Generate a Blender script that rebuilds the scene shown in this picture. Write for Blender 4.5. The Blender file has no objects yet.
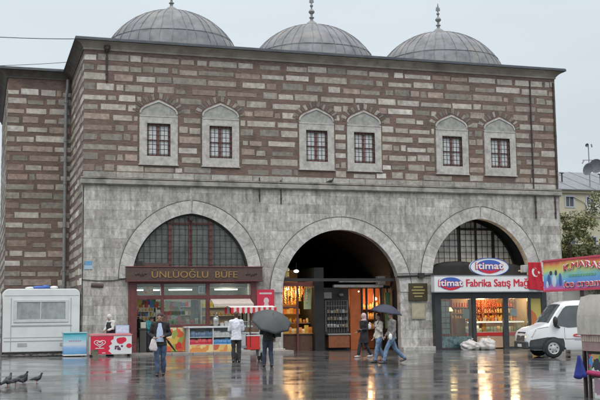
import bpy, bmesh, math, random
from mathutils import Vector, Matrix, noise as NZ
random.seed(7)
S = bpy.context.scene
PI = math.pi

# ------------------------------------------------------------------ camera
YAW, PITCH, ROLL = 0.3029, 0.1116, 0.0122
def to_b(v):
    c, s = math.cos(YAW), math.sin(YAW)
    return Vector((v[0]*c + v[1]*s, -v[0]*s + v[1]*c, v[2]))
cam_d = bpy.data.cameras.new('camera'); cam = bpy.data.objects.new('camera', cam_d)
S.collection.objects.link(cam); S.camera = cam
cam_d.sensor_width = 36; cam_d.lens = 36*1030.58/600; cam_d.clip_start = .2; cam_d.clip_end = 3000
_r0 = to_b((1, 0, 0)); _f = to_b((0, math.cos(PITCH), math.sin(PITCH))); _u0 = to_b((0, -math.sin(PITCH), math.cos(PITCH)))
_r = _r0*math.cos(ROLL) - _u0*math.sin(ROLL); _u = _r0*math.sin(ROLL) + _u0*math.cos(ROLL)
CAM = Vector((-4.3769, -46.6498, 1.6))
M = Matrix((_r, _u, -_f)).transposed().to_4x4(); M.translation = CAM
cam.matrix_world = M

# ------------------------------------------------------------------ sky (overcast)
SUN_EL, SUN_ROT = math.radians(52), math.radians(200)
w = bpy.data.worlds.new('World'); S.world = w; w.use_nodes = True
nt = w.node_tree; nt.nodes.clear()
def N(nt, t, **k):
    n = nt.nodes.new(t)
    for a, b in k.items():
        if a in n.inputs.keys() if isinstance(a, str) else False: n.inputs[a].default_value = b
        else: setattr(n, a, b)
    return n
sky = nt.nodes.new('ShaderNodeTexSky'); sky.sky_type = 'NISHITA'; sky.sun_disc = False
sky.sun_elevation = SUN_EL; sky.sun_rotation = SUN_ROT; sky.air_density = 1.0; sky.dust_density = 4.0
tc = nt.nodes.new('ShaderNodeTexCoord'); sp = nt.nodes.new('ShaderNodeSeparateXYZ')
nt.links.new(tc.outputs['Generated'], sp.inputs[0])
ramp = nt.nodes.new('ShaderNodeValToRGB')          # cloud layer: zenith brighter than horizon (CIE overcast)
ramp.color_ramp.elements[0].position = 0.0; ramp.color_ramp.elements[0].color = (6.9, 7.55, 7.9, 1)
ramp.color_ramp.elements[1].position = 1.0; ramp.color_ramp.elements[1].color = (25.5, 25.3, 25.0, 1)
e = ramp.color_ramp.elements.new(0.12); e.color = (6.95, 7.65, 8.15, 1)
e = ramp.color_ramp.elements.new(0.32); e.color = (7.5, 8.3, 8.9, 1)
nt.links.new(sp.outputs[2], ramp.inputs[0])
nz = nt.nodes.new('ShaderNodeTexNoise'); nz.inputs['Scale'].default_value = 2.2; nz.inputs['Detail'].default_value = 5
mp = nt.nodes.new('ShaderNodeMapping'); mp.inputs['Scale'].default_value = (1, 1, 4)
nt.links.new(tc.outputs['Generated'], mp.inputs[0]); nt.links.new(mp.outputs[0], nz.inputs['Vector'])
mr = nt.nodes.new('ShaderNodeMapRange'); mr.inputs[1].default_value = .3; mr.inputs[2].default_value = .7
mr.inputs[3].default_value = .93; mr.inputs[4].default_value = 1.07
nt.links.new(nz.outputs[0], mr.inputs[0])
mul = nt.nodes.new('ShaderNodeVectorMath'); mul.operation = 'SCALE'
nt.links.new(ramp.outputs[0], mul.inputs[0]); nt.links.new(mr.outputs[0], mul.inputs['Scale'])
mx = nt.nodes.new('ShaderNodeMixRGB'); mx.inputs[0].default_value = .93
nt.links.new(sky.outputs[0], mx.inputs[1]); nt.links.new(mul.outputs[0], mx.inputs[2])
bg = nt.nodes.new('ShaderNodeBackground'); bg.inputs[1].default_value = 0.1
nt.links.new(mx.outputs[0], bg.inputs[0])
wo = nt.nodes.new('ShaderNodeOutputWorld'); nt.links.new(bg.outputs[0], wo.inputs[0])
sd = bpy.data.lights.new('sun', 'SUN'); sd.energy = .8; sd.angle = math.radians(25); sd.color = (1, .98, .95)
so = bpy.data.objects.new('sun', sd); S.collection.objects.link(so)
_sdir = Vector((math.sin(SUN_ROT)*math.cos(SUN_EL), math.cos(SUN_ROT)*math.cos(SUN_EL), math.sin(SUN_EL)))
so.rotation_euler = _sdir.to_track_quat('Z', 'Y').to_euler(); so.location = (0, -20, 40)
S.view_settings.view_transform = 'Standard'; S.view_settings.look = 'None'
S.view_settings.exposure = 0.0; S.view_settings.gamma = 1; S.view_settings.use_curve_mapping = False
S.render.engine = 'CYCLES'
S.cycles.max_bounces = 7; S.cycles.transparent_max_bounces = 12

# ------------------------------------------------------------------ materials
MATS = {}
def mat(name, col=(.5, .5, .5), rough=.6, var=.12, scale=5., bump=0., metal=0., attr=False, emit=0., bscale=None, spec=.5, dirt=None, coat=0.):
    """procedural principled material: base colour (or the mesh's own 'col' attribute) broken up by noise"""
    if name in MATS: return MATS[name]
    m = bpy.data.materials.new(name); m.use_nodes = True; t = m.node_tree; p = t.nodes['Principled BSDF']
    p.inputs['Roughness'].default_value = rough; p.inputs['Metallic'].default_value = metal
    p.inputs['Specular IOR Level'].default_value = spec; p.inputs['Coat Weight'].default_value = coat
    tcn = t.nodes.new('ShaderNodeTexCoord')
    n = t.nodes.new('ShaderNodeTexNoise'); n.inputs['Scale'].default_value = scale; n.inputs['Detail'].default_value = 6; n.inputs['Roughness'].default_value = .6
    t.links.new(tcn.outputs['Object'], n.inputs['Vector'])
    r = t.nodes.new('ShaderNodeMapRange'); r.inputs[1].default_value = .3; r.inputs[2].default_value = .7
    r.inputs[3].default_value = 1-var; r.inputs[4].default_value = 1+var; t.links.new(n.outputs[0], r.inputs[0])
    sc = t.nodes.new('ShaderNodeVectorMath'); sc.operation = 'SCALE'; t.links.new(r.outputs[0], sc.inputs['Scale'])
    if attr:
        a = t.nodes.new('ShaderNodeAttribute'); a.attribute_name = 'col'; t.links.new(a.outputs['Color'], sc.inputs[0])
    else: sc.inputs[0].default_value = col
    out = sc.outputs[0]
    if dirt:
        dn = t.nodes.new('ShaderNodeTexNoise'); dn.inputs['Scale'].default_value = dirt[1]; dn.inputs['Detail'].default_value = 8
        t.links.new(tcn.outputs['Object'], dn.inputs['Vector'])
        dr = t.nodes.new('ShaderNodeMapRange'); dr.inputs[1].default_value = .5; dr.inputs[2].default_value = .75; dr.inputs[4].default_value = dirt[2]
        t.links.new(dn.outputs[0], dr.inputs[0])
        mxx = t.nodes.new('ShaderNodeMixRGB'); mxx.inputs[2].default_value = (*dirt[0], 1)
        t.links.new(dr.outputs[0], mxx.inputs[0]); t.links.new(out, mxx.inputs[1]); out = mxx.outputs[0]
    t.links.new(out, p.inputs['Base Color'])
    if bump:
        b = t.nodes.new('ShaderNodeBump'); b.inputs['Strength'].default_value = .8; b.inputs['Distance'].default_value = bump
        n2 = t.nodes.new('ShaderNodeTexNoise'); n2.inputs['Scale'].default_value = bscale or scale*3; n2.inputs['Detail'].default_value = 6
        t.links.new(tcn.outputs['Object'], n2.inputs['Vector']); t.links.new(n2.outputs[0], b.inputs['Height']); t.links.new(b.outputs[0], p.inputs['Normal'])
    if emit:
        p.inputs['Emission Color'].default_value = (*col, 1); p.inputs['Emission Strength'].default_value = emit
    MATS[name] = m; return m

def glass(name, tint=(.9, .95, .93), through=.97, rough=.03):
    if name in MATS: return MATS[name]
    m = bpy.data.materials.new(name); m.use_nodes = True; t = m.node_tree; t.nodes.clear()
    o = t.nodes.new('ShaderNodeOutputMaterial'); tr = t.nodes.new('ShaderNodeBsdfTransparent'); tr.inputs[0].default_value = (*tint, 1)
    g = t.nodes.new('ShaderNodeBsdfGlossy'); g.inputs['Roughness'].default_value = rough; g.inputs[0].default_value = (.9, .9, .9, 1)
    lw = t.nodes.new('ShaderNodeFresnel'); lw.inputs[0].default_value = 1.5
    nn = t.nodes.new('ShaderNodeTexNoise'); nn.inputs['Scale'].default_value = 3
    ma = t.nodes.new('ShaderNodeMath'); ma.operation = 'MULTIPLY_ADD'; ma.inputs[1].default_value = .03; t.links.new(nn.outputs[0], ma.inputs[0])
    mb_ = t.nodes.new('ShaderNodeMath'); mb_.operation = 'ADD'; mb_.inputs[1].default_value = (1-through)*.5; mb_.use_clamp = True
    t.links.new(lw.outputs[0], ma.inputs[2]); t.links.new(ma.outputs[0], mb_.inputs[0])
    x = t.nodes.new('ShaderNodeMixShader'); t.links.new(mb_.outputs[0], x.inputs[0]); t.links.new(tr.outputs[0], x.inputs[1]); t.links.new(g.outputs[0], x.inputs[2])
    t.links.new(x.outputs[0], o.inputs[0]); MATS[name] = m; return m

def picture(name, cols, scale=4., rough=.4):
    """printed picture: patches of several colours from voronoi cells"""
    if name in MATS: return MATS[name]
    m = bpy.data.materials.new(name); m.use_nodes = True; t = m.node_tree; p = t.nodes['Principled BSDF']; p.inputs['Roughness'].default_value = rough
    tcn = t.nodes.new('ShaderNodeTexCoord'); v = t.nodes.new('ShaderNodeTexVoronoi'); v.inputs['Scale'].default_value = scale
    n = t.nodes.new('ShaderNodeTexNoise'); n.inputs['Scale'].default_value = scale*.8
    mxx = t.nodes.new('ShaderNodeMixRGB'); mxx.inputs[0].default_value = .25
    t.links.new(tcn.outputs['Object'], n.inputs['Vector']); t.links.new(tcn.outputs['Object'], mxx.inputs[1]); t.links.new(n.outputs['Color'], mxx.inputs[2]); t.links.new(mxx.outputs[0], v.inputs['Vector'])
    r = t.nodes.new('ShaderNodeValToRGB'); r.color_ramp.interpolation = 'CONSTANT'
    el = r.color_ramp.elements
    for i, c in enumerate(cols):
        q = el[i] if i < 2 else el.new(i/len(cols))
        q.position = i/len(cols); q.color = (*c, 1)
    sv = t.nodes.new('ShaderNodeSeparateColor'); t.links.new(v.outputs['Color'], sv.inputs[0]); t.links.new(sv.outputs[0], r.inputs[0])
    t.links.new(r.outputs[0], p.inputs['Base Color']); MATS[name] = m; return m

def ashlar(name, c1, c2, joint, bw, rh, plane='xz', msize=.012, stain=(.09, .085, .08), stain_amt=.6, rough=.85, bump=.012, gain=1., patch=0.):
    """coursed masonry: brick texture whose rows follow world height, plus stains and grain"""
    if name in MATS: return MATS[name]
    m = bpy.data.materials.new(name); m.use_nodes = True; t = m.node_tree; p = t.nodes['Principled BSDF']; p.inputs['Roughness'].default_value = rough
    tcn = t.nodes.new('ShaderNodeTexCoord'); s_ = t.nodes.new('ShaderNodeSeparateXYZ'); c_ = t.nodes.new('ShaderNodeCombineXYZ')
    t.links.new(tcn.outputs['Object'], s_.inputs[0])
    t.links.new(s_.outputs[{'xz': 0, 'yz': 1, 'xy': 0}[plane]], c_.inputs[0]); t.links.new(s_.outputs[{'xz': 2, 'yz': 2, 'xy': 1}[plane]], c_.inputs[1])
    wn = t.nodes.new('ShaderNodeTexNoise'); wn.inputs['Scale'].default_value = 1.7; wn.inputs['Detail'].default_value = 3
    wa = t.nodes.new('ShaderNodeVectorMath'); wa.operation = 'MULTIPLY_ADD'; wa.inputs[1].default_value = (.03, .03, 0)
    t.links.new(tcn.outputs['Object'], wn.inputs['Vector']); t.links.new(wn.outputs['Color'], wa.inputs[0]); t.links.new(c_.outputs[0], wa.inputs[2])
    b = t.nodes.new('ShaderNodeTexBrick'); b.inputs['Scale'].default_value = 1; b.inputs['Brick Width'].default_value = bw; b.inputs['Row Height'].default_value = rh
    b.inputs['Mortar Size'].default_value = msize; b.inputs['Mortar Smooth'].default_value = .3; b.inputs['Color1'].default_value = (*c1, 1); b.inputs['Color2'].default_value = (*c2, 1)
    b.inputs['Mortar'].default_value = (*joint, 1); b.offset = .43; b.squash = .8; b.squash_frequency = 3; b.inputs['Bias'].default_value = -.1
    t.links.new(wa.outputs[0], b.inputs['Vector'])
    n = t.nodes.new('ShaderNodeTexNoise'); n.inputs['Scale'].default_value = .8; n.inputs['Detail'].default_value = 9; n.inputs['Roughness'].default_value = .65
    mpn = t.nodes.new('ShaderNodeMapping'); mpn.inputs['Scale'].default_value = (1.3, 1.3, .7)
    t.links.new(tcn.outputs['Object'], mpn.inputs[0]); t.links.new(mpn.outputs[0], n.inputs['Vector'])
    r = t.nodes.new('ShaderNodeMapRange'); r.inputs[1].default_value = .5; r.inputs[2].default_value = .72; r.inputs[4].default_value = stain_amt; t.links.new(n.outputs[0], r.inputs[0])
    mxx = t.nodes.new('ShaderNodeMixRGB'); mxx.inputs[2].default_value = (*stain, 1); t.links.new(r.outputs[0], mxx.inputs[0]); t.links.new(b.outputs['Color'], mxx.inputs[1])
    g = t.nodes.new('ShaderNodeTexNoise'); g.inputs['Scale'].default_value = 9; g.inputs['Detail'].default_value = 8; g.inputs['Roughness'].default_value = .75; t.links.new(tcn.outputs['Object'], g.inputs['Vector'])
    r2 = t.nodes.new('ShaderNodeMapRange'); r2.inputs[1].default_value = .25; r2.inputs[2].default_value = .75; r2.inputs[3].default_value = .78*gain; r2.inputs[4].default_value = 1.2*gain; t.links.new(g.outputs[0], r2.inputs[0])
    sc = t.nodes.new('ShaderNodeVectorMath'); sc.operation = 'SCALE'; t.links.new(mxx.outputs[0], sc.inputs[0]); t.links.new(r2.outputs[0], sc.inputs['Scale'])
    fin = sc.outputs[0]
    if patch:                                   # pitted light and dark weathering patches, finer than the blocks
        w1 = t.nodes.new('ShaderNodeTexNoise'); w1.inputs['Scale'].default_value = 4.2; w1.inputs['Detail'].default_value = 10; w1.inputs['Roughness'].default_value = .72
        t.links.new(mpn.outputs[0], w1.inputs['Vector'])
        w2 = t.nodes.new('ShaderNodeMapRange'); w2.inputs[1].default_value = .36; w2.inputs[2].default_value = .62; w2.inputs[3].default_value = 1-patch*.62; w2.inputs[4].default_value = 1+patch*.3
        # rain streaks: noise drawn out downwards
        m6 = t.nodes.new('ShaderNodeMapping'); m6.inputs['Scale'].default_value = (3.4, 3.4, .3); t.links.new(tcn.outputs['Object'], m6.inputs[0])
        w6 = t.nodes.new('ShaderNodeTexNoise'); w6.inputs['Scale'].default_value = 1.; w6.inputs['Detail'].default_value = 6; w6.inputs['Roughness'].default_value = .65; t.links.new(m6.outputs[0], w6.inputs['Vector'])
        r6 = t.nodes.new('ShaderNodeMapRange'); r6.inputs[1].default_value = .46; r6.inputs[2].default_value = .70; r6.inputs[3].default_value = 1; r6.inputs[4].default_value = .6; t.links.new(w6.outputs[0], r6.inputs[0])
        s6 = t.nodes.new('ShaderNodeVectorMath'); s6.operation = 'SCALE'; t.links.new(fin, s6.inputs[0]); t.links.new(r6.outputs[0], s6.inputs['Scale']); fin = s6.outputs[0]
        t.links.new(w1.outputs[0], w2.inputs[0]); s5 = t.nodes.new('ShaderNodeVectorMath'); s5.operation = 'SCALE'; t.links.new(fin, s5.inputs[0]); t.links.new(w2.outputs[0], s5.inputs['Scale']); fin = s5.outputs[0]
    t.links.new(fin, p.inputs['Base Color'])
    bp = t.nodes.new('ShaderNodeBump'); bp.inputs['Distance'].default_value = bump; bp.inputs['Strength'].default_value = .7
    ad = t.nodes.new('ShaderNodeMath'); ad.operation = 'MULTIPLY_ADD'; ad.inputs[1].default_value = -1.2
    t.links.new(b.outputs['Fac'], ad.inputs[0]); t.links.new(g.outputs[0], ad.inputs[2]); t.links.new(ad.outputs[0], bp.inputs['Height']); t.links.new(bp.outputs[0], p.inputs['Normal'])
    MATS[name] = m; return m

def paving():
    m = bpy.data.materials.new('wet_paving'); m.use_nodes = True; t = m.node_tree; p = t.nodes['Principled BSDF']
    tcn = t.nodes.new('ShaderNodeTexCoord')
    mpp = t.nodes.new('ShaderNodeMapping'); mpp.inputs['Rotation'].default_value = (0, 0, math.radians(4)); t.links.new(tcn.outputs['Object'], mpp.inputs[0])
    b = t.nodes.new('ShaderNodeTexBrick'); b.inputs['Scale'].default_value = 1; b.inputs['Brick Width'].default_value = 1.1; b.inputs['Row Height'].default_value = .62
    b.inputs['Mortar Size'].default_value = .018; b.inputs['Mortar Smooth'].default_value = .4; b.inputs['Color1'].default_value = (.115, .113, .111, 1); b.inputs['Color2'].default_value = (.055, .055, .057, 1); b.inputs['Mortar'].default_value = (.025, .025, .026, 1)
    t.links.new(mpp.outputs[0], b.inputs['Vector'])
    n = t.nodes.new('ShaderNodeTexNoise'); n.inputs['Scale'].default_value = .5; n.inputs['Detail'].default_value = 9; n.inputs['Roughness'].default_value = .68; t.links.new(tcn.outputs['Object'], n.inputs['Vector'])
    g = t.nodes.new('ShaderNodeTexNoise'); g.inputs['Scale'].default_value = 6; g.inputs['Detail'].default_value = 8; g.inputs['Roughness'].default_value = .7; t.links.new(tcn.outputs['Object'], g.inputs['Vector'])
    r = t.nodes.new('ShaderNodeMapRange'); r.inputs[1].default_value = .25; r.inputs[2].default_value = .75; r.inputs[3].default_value = .65; r.inputs[4].default_value = 1.35; t.links.new(g.outputs[0], r.inputs[0])
    sc = t.nodes.new('ShaderNodeVectorMath'); sc.operation = 'SCALE'; t.links.new(b.outputs['Color'], sc.inputs[0]); t.links.new(r.outputs[0], sc.inputs['Scale']); t.links.new(sc.outputs[0], p.inputs['Base Color'])
    pud = t.nodes.new('ShaderNodeMapRange'); pud.inputs[1].default_value = .44; pud.inputs[2].default_value = .56; pud.inputs[3].default_value = .02; pud.inputs[4].default_value = .15; t.links.new(n.outputs[0], pud.inputs[0])
    a = t.nodes.new('ShaderNodeMath'); a.operation = 'MULTIPLY_ADD'; a.inputs[1].default_value = .09; t.links.new(g.outputs[0], a.inputs[0]); t.links.new(pud.outputs[0], a.inputs[2]); t.links.new(a.outputs[0], p.inputs['Roughness'])
    p.inputs['IOR'].default_value = 1.36
    ad = t.nodes.new('ShaderNodeMath'); ad.operation = 'MULTIPLY_ADD'; ad.inputs[1].default_value = -.7; t.links.new(b.outputs['Fac'], ad.inputs[0]); t.links.new(g.outputs[0], ad.inputs[2])
    st = t.nodes.new('ShaderNodeMapRange'); st.inputs[1].default_value = .42; st.inputs[2].default_value = .62; st.inputs[3].default_value = .015; st.inputs[4].default_value = .10; t.links.new(n.outputs[0], st.inputs[0])
    bp = t.nodes.new('ShaderNodeBump'); bp.inputs['Distance'].default_value = .02; t.links.new(st.outputs[0], bp.inputs['Strength']); t.links.new(ad.outputs[0], bp.inputs['Height']); t.links.new(bp.outputs[0], p.inputs['Normal'])
    return m

brick = ashlar('brick_courses', (.225, .132, .102), (.12, .082, .068), (.17, .145, .125), .27, .067, 'xz', .012, (.075, .062, .055), .7, gain=1.0)
brick_s = ashlar('brick_courses_side', (.19, .12, .105), (.135, .085, .076), (.16, .14, .125), .27, .067, 'yz', .012, (.07, .06, .054), .75)
stone = mat('stone_block', attr=True, rough=.85, var=.3, scale=5, bump=.016, dirt=((.17, .15, .125), 1.6, .6))
ashl = ashlar('limestone_ashlar', (.56, .54, .505), (.35, .335, .31), (.36, .35, .33), .98, .43, 'xz', .006, (.19, .183, .17), .8, gain=1.04, patch=.62)
ashl_s = ashlar('limestone_ashlar_side', (.5, .49, .47), (.36, .35, .33), (.3, .29, .28), .98, .43, 'yz', .007, (.2, .19, .18), .7, patch=.5)
arch_m = mat('arch_stone', attr=True, rough=.85, var=.28, scale=6, bump=.014, dirt=((.24, .23, .21), 1.6, .85))
trim = mat('limestone_trim', (.47, .455, .43), rough=.85, var=.22, scale=7, bump=.012, bscale=14, dirt=((.22, .215, .2), 2.6, .75))
string_m = mat('string_stone', (.34, .325, .295), rough=.85, var=.25, scale=3, bump=.01, dirt=((.07, .068, .06), 1.6, .8))
cornice_m = mat('cornice_stone', (.36, .33, .285), rough=.85, var=.3, scale=2.2, bump=.01, dirt=((.12, .11, .095), 1.1, .8))
lead = mat('lead_sheet', (.145, .152, .165), rough=.55, var=.35, scale=1.9, bump=.012, bscale=3, metal=.15, dirt=((.27, .255, .235), .9, .75))
lead_dark = mat('lead_flashing', (.05, .06, .07), rough=.5, var=.3, scale=2, metal=.3)
iron = mat('wrought_iron', (.03, .028, .028), rough=.6, var=.3, scale=9)
casement_m = mat('casement_paint', (.22, .09, .075), rough=.5, var=.3, scale=6)
redwood = mat('painted_wood_oxblood', (.135, .04, .04), rough=.45, var=.22, scale=6, bump=.003)
darkwood = mat('dark_sign_wood', (.085, .05, .042), rough=.5, var=.3, scale=8, bump=.003)
pipe_m = mat('grey_pipe', (.22, .225, .23), rough=.5, var=.2, scale=5)
pipe_d = mat('dark_pipe', (.045, .038, .036), rough=.6, var=.3, scale=5)
white = mat('white_paint', (.74, .75, .75), rough=.35, var=.06, scale=3)
offwhite = mat('off_white_panel', (.55, .57, .57), rough=.45, var=.08, scale=2, dirt=((.3, .29, .27), 1.4, .35))
black = mat('black_rubber', (.02, .02, .021), rough=.6, var=.3, scale=8)
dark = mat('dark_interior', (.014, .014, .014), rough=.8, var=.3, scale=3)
chrome = mat('steel', (.5, .5, .5), rough=.3, metal=.9, var=.1, scale=6)
gold = mat('gold_lettering', (.34, .21, .085), rough=.4, metal=.4, var=.1, scale=12)
red = mat('red_plastic', (.55, .03, .04), rough=.35, var=.1, scale=6)
blue = mat('blue_plastic', (.05, .12, .42), rough=.35, var=.1, scale=6)

# ------------------------------------------------------------------ mesh builder
class MB:
    def __init__(s): s.v = []; s.f = []; s.mi = []; s.c = []
    def add(s, vs, fs, mi=0, col=(.5, .5, .5)):
        o = len(s.v); s.v += [tuple(p) for p in vs]
        for f in fs: s.f.append([o+i for i in f]); s.mi.append(mi); s.c.append(col)
        return s
    def quad(s, a, b, c, d, mi=0, col=(.5, .5, .5)): return s.add([a, b, c, d], [(0, 1, 2, 3)], mi, col)
    def box(s, x0, x1, y0, y1, z0, z1, mi=0, col=(.5, .5, .5), M=None):
        v = [(x, y, z) for z in (z0, z1) for y in (y0, y1) for x in (x0, x1)]
        if M is not None: v = [tuple(M @ Vector(p)) for p in v]
        return s.add(v, [(0, 2, 3, 1), (4, 5, 7, 6), (0, 1, 5, 4), (2, 6, 7, 3), (0, 4, 6, 2), (1, 3, 7, 5)], mi, col)
    def prism(s, poly, T, t0, t1, mi=0, col=(.5, .5, .5)):
        """poly of (a,b), T(a,b,t)->point"""
        n = len(poly); v = [T(a, b, t0) for a, b in poly] + [T(a, b, t1) for a, b in poly]
        f = [tuple(range(n))[::-1], tuple(range(n, 2*n))] + [(i, (i+1) % n, n+(i+1) % n, n+i) for i in range(n)]
        return s.add(v, f, mi, col)
    def tube(s, pts, r, n=8, mi=0, col=(.5, .5, .5), cap=True, flat=None):
        pts = [Vector(p) for p in pts]; k = len(pts)
        rs = r if isinstance(r, (list, tuple)) else [r]*k
        vs = []; ref = None
        for i, p in enumerate(pts):
            d = (pts[min(i+1, k-1)]-pts[max(i-1, 0)])
            if d.length < 1e-9: d = Vector((0, 0, 1))
            d.normalize()
            if ref is None: ref = Vector((1, 0, 0)) if abs(d.x) < .8 else Vector((0, 1, 0))
            a = (ref - d*ref.dot(d)).normalized(); b = d.cross(a); ref = a
            ra = rs[i]; rx, ry = ra if isinstance(ra, (tuple, list)) else (ra, ra)
            for j in range(n):
                t = 2*PI*j/n; vs.append(p+a*rx*math.cos(t)+b*ry*math.sin(t))
        fs = [(i*n+j, i*n+(j+1) % n, (i+1)*n+(j+1) % n, (i+1)*n+j) for i in range(k-1) for j in range(n)]
        if cap: fs += [tuple(range(n))[::-1], tuple((k-1)*n+j for j in range(n))]
        return s.add(vs, fs, mi, col)
    def lathe(s, c, prof, n=24, mi=0, col=(.5, .5, .5), axis='z'):
        vs = []
        for r_, z in prof:
            for j in range(n):
                t = 2*PI*j/n; a, b = r_*math.cos(t), r_*math.sin(t)
                vs.append({'z': (c[0]+a, c[1]+b, c[2]+z), 'y': (c[0]+a, c[1]+z, c[2]+b), 'x': (c[0]+z, c[1]+a, c[2]+b)}[axis])
        k = len(prof)
        fs = [(i*n+j, i*n+(j+1) % n, (i+1)*n+(j+1) % n, (i+1)*n+j) for i in range(k-1) for j in range(n)]
        fs += [tuple(range(n))[::-1], tuple((k-1)*n+j for j in range(n))]
        return s.add(vs, fs, mi, col)
    def ell(s, c, r, n=12, mi=0, col=(.5, .5, .5), M=None):
        vs = []; k = n//2+1
        for i in range(k):
            a = PI*(i+.02)/(k-1+.04)-PI/2
            for j in range(n):
                t = 2*PI*j/n; q = Vector((r[0]*math.cos(a)*math.cos(t), r[1]*math.cos(a)*math.sin(t), r[2]*math.sin(a)))
                if M is not None: q = M @ q
                vs.append(Vector(c)+q)
        fs = [(i*n+j, i*n+(j+1) % n, (i+1)*n+(j+1) % n, (i+1)*n+j) for i in range(k-1) for j in range(n)]
        fs += [tuple(range(n))[::-1], tuple((k-1)*n+j for j in range(n))]
        return s.add(vs, fs, mi, col)
    def mesh(s, name, T=None):
        me = bpy.data.meshes.new(name)
        me.from_pydata([tuple(T @ Vector(p)) for p in s.v] if T is not None else s.v, [], s.f)
        me.polygons.foreach_set('material_index', s.mi)
        ca = me.color_attributes.new('col', 'FLOAT_COLOR', 'CORNER'); buf = []
        for p in me.polygons: buf += [*s.c[p.index], 1.0]*p.loop_total
        ca.data.foreach_set('color', buf)
        me.update(); return me

def link(o): S.collection.objects.link(o); return o
def props(o, label=None, cat=None, group=None, kind=None):
    for k, v in (('label', label), ('category', cat), ('group', group), ('kind', kind)):
        if v: o[k] = v
    return o
def thing(name, label, cat, loc=(0, 0, 0), rotz=0., group=None):
    o = link(bpy.data.objects.new(name, None)); o.location = loc; o.rotation_euler = (0, 0, rotz); o.empty_display_size = .2
    return props(o, label, cat, group)
def root_inv(p):
    q = p; Mx = Matrix.Identity(4)
    while q.parent: q = q.parent
    return (Matrix.Translation(q.location) @ Matrix.Rotation(q.rotation_euler.z, 4, 'Z')).inverted()
def part(name, mb, ms, parent, local=False, smooth=False, bevel=0., label=None):
    """one mesh object; verts in world coords unless local; children of children sit in the root's frame"""
    T = None if local else root_inv(parent)
    me = mb.mesh(name, T); ms = ms if isinstance(ms, (list, tuple)) else [ms]
    for m in ms: me.materials.append(m)
    bm = bmesh.new(); bm.from_mesh(me); bmesh.ops.recalc_face_normals(bm, faces=bm.faces); bm.to_mesh(me); bm.free()
    if smooth:
        me.polygons.foreach_set('use_smooth', [True]*len(me.polygons))
        me.set_sharp_from_angle(angle=math.radians(smooth if smooth > 1 else 40))
    o = link(bpy.data.objects.new(name, me)); o.parent = parent
    if bevel:
        b = o.modifiers.new('bevel', 'BEVEL'); b.width = bevel; b.segments = 2; b.limit_method = 'ANGLE'; b.angle_limit = math.radians(50)
    if label: o['label'] = label
    return o
def solo(name, mb, ms, label, cat, loc=(0, 0, 0), rotz=0., group=None, kind=None, local=False, smooth=False, bevel=0.):
    """a thing that is a single mesh, origin at its base"""
    tmp = bpy.data.objects.new('t', None); tmp.location = loc; tmp.rotation_euler = (0, 0, rotz)
    o = part(name, mb, ms, tmp, local, smooth, bevel); o.parent = None; o.location = loc; o.rotation_euler = (0, 0, rotz)
    bpy.data.objects.remove(tmp); return props(o, label, cat, group, kind)
def dup(r, loc, rotz=None, label=None, scale=None):
    def cp(o, par):
        c = o.copy(); link(c)
        if par: c.parent = par
        for ch in [x for x in bpy.data.objects if x.parent == o]: cp(ch, c)
        return c
    n = cp(r, None); n.location = loc
    if rotz is not None: n.rotation_euler = (0, 0, rotz)
    if scale: n.scale = scale
    if label: n['label'] = label
    return n
GZ = lambda x: -0.007*(x+4.377)

def text_mb(txt, origin, U, V, width, height, depth=.012, bold=.0, mi=0, warp=None, col=(.5, .5, .5), mb=None):
    """text as geometry on the plane origin+u*U+v*V, fitted to width x height, extruded towards U x V"""
    cu = bpy.data.curves.new('txt', 'FONT'); cu.body = txt; cu.size = 1; cu.extrude = .5; cu.resolution_u = 3
    o = bpy.data.objects.new('txt', cu); link(o)
    me = o.evaluated_get(bpy.context.evaluated_depsgraph_get()).to_mesh()
    vs = [v.co.copy() for v in me.vertices]; fs = [tuple(p.vertices) for p in me.polygons]
    o.to_mesh_clear() if False else None
    x0 = min(v.x for v in vs); x1 = max(v.x for v in vs); y0 = min(v.y for v in vs); y1 = max(v.y for v in vs)
    U = Vector(U); V = Vector(V); Nn = U.cross(V); out = []
    bpy.data.objects.remove(o); bpy.data.curves.remove(cu); mb = mb or MB()
    bo = bold*height*1.3; shifts = [(0, 0)] if not bold else [(-bo, 0), (bo, 0), (0, 0)] if bold < .03 else [(bo*math.cos(PI*i/4), bo*math.sin(PI*i/4)) for i in range(8)]
    for q, (sx_, sy_) in enumerate(shifts):
        out = []
        for v in vs:
            u = (v.x-x0)/(x1-x0); h = (v.y-y0)/(y1-y0)
            a, b = u*width, h*height
            if warp: a, b = warp(u, h, a, b)
            out.append(Vector(origin)+U*(a+sx_)+V*(b+sy_)+Nn*((v.z+.5)*(depth+.0006*q)))
        mb.add(out, fs, mi, col)
    return mb
XZ = ((1, 0, 0), (0, 0, 1))      # plane facing -y ; U x V = -y

def lamp(name, parent, loc, power, col=(1, .75, .45), r=.06):
    r = max(r*3, .2)
    d = bpy.data.lights.new('shop_lamp_light', 'POINT'); d.energy = power; d.color = col; d.shadow_soft_size = r
    o = link(bpy.data.objects.new('lamp_light', d)); o.location = root_inv(parent) @ Vector(loc) if parent else loc; o.parent = parent; return o

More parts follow.
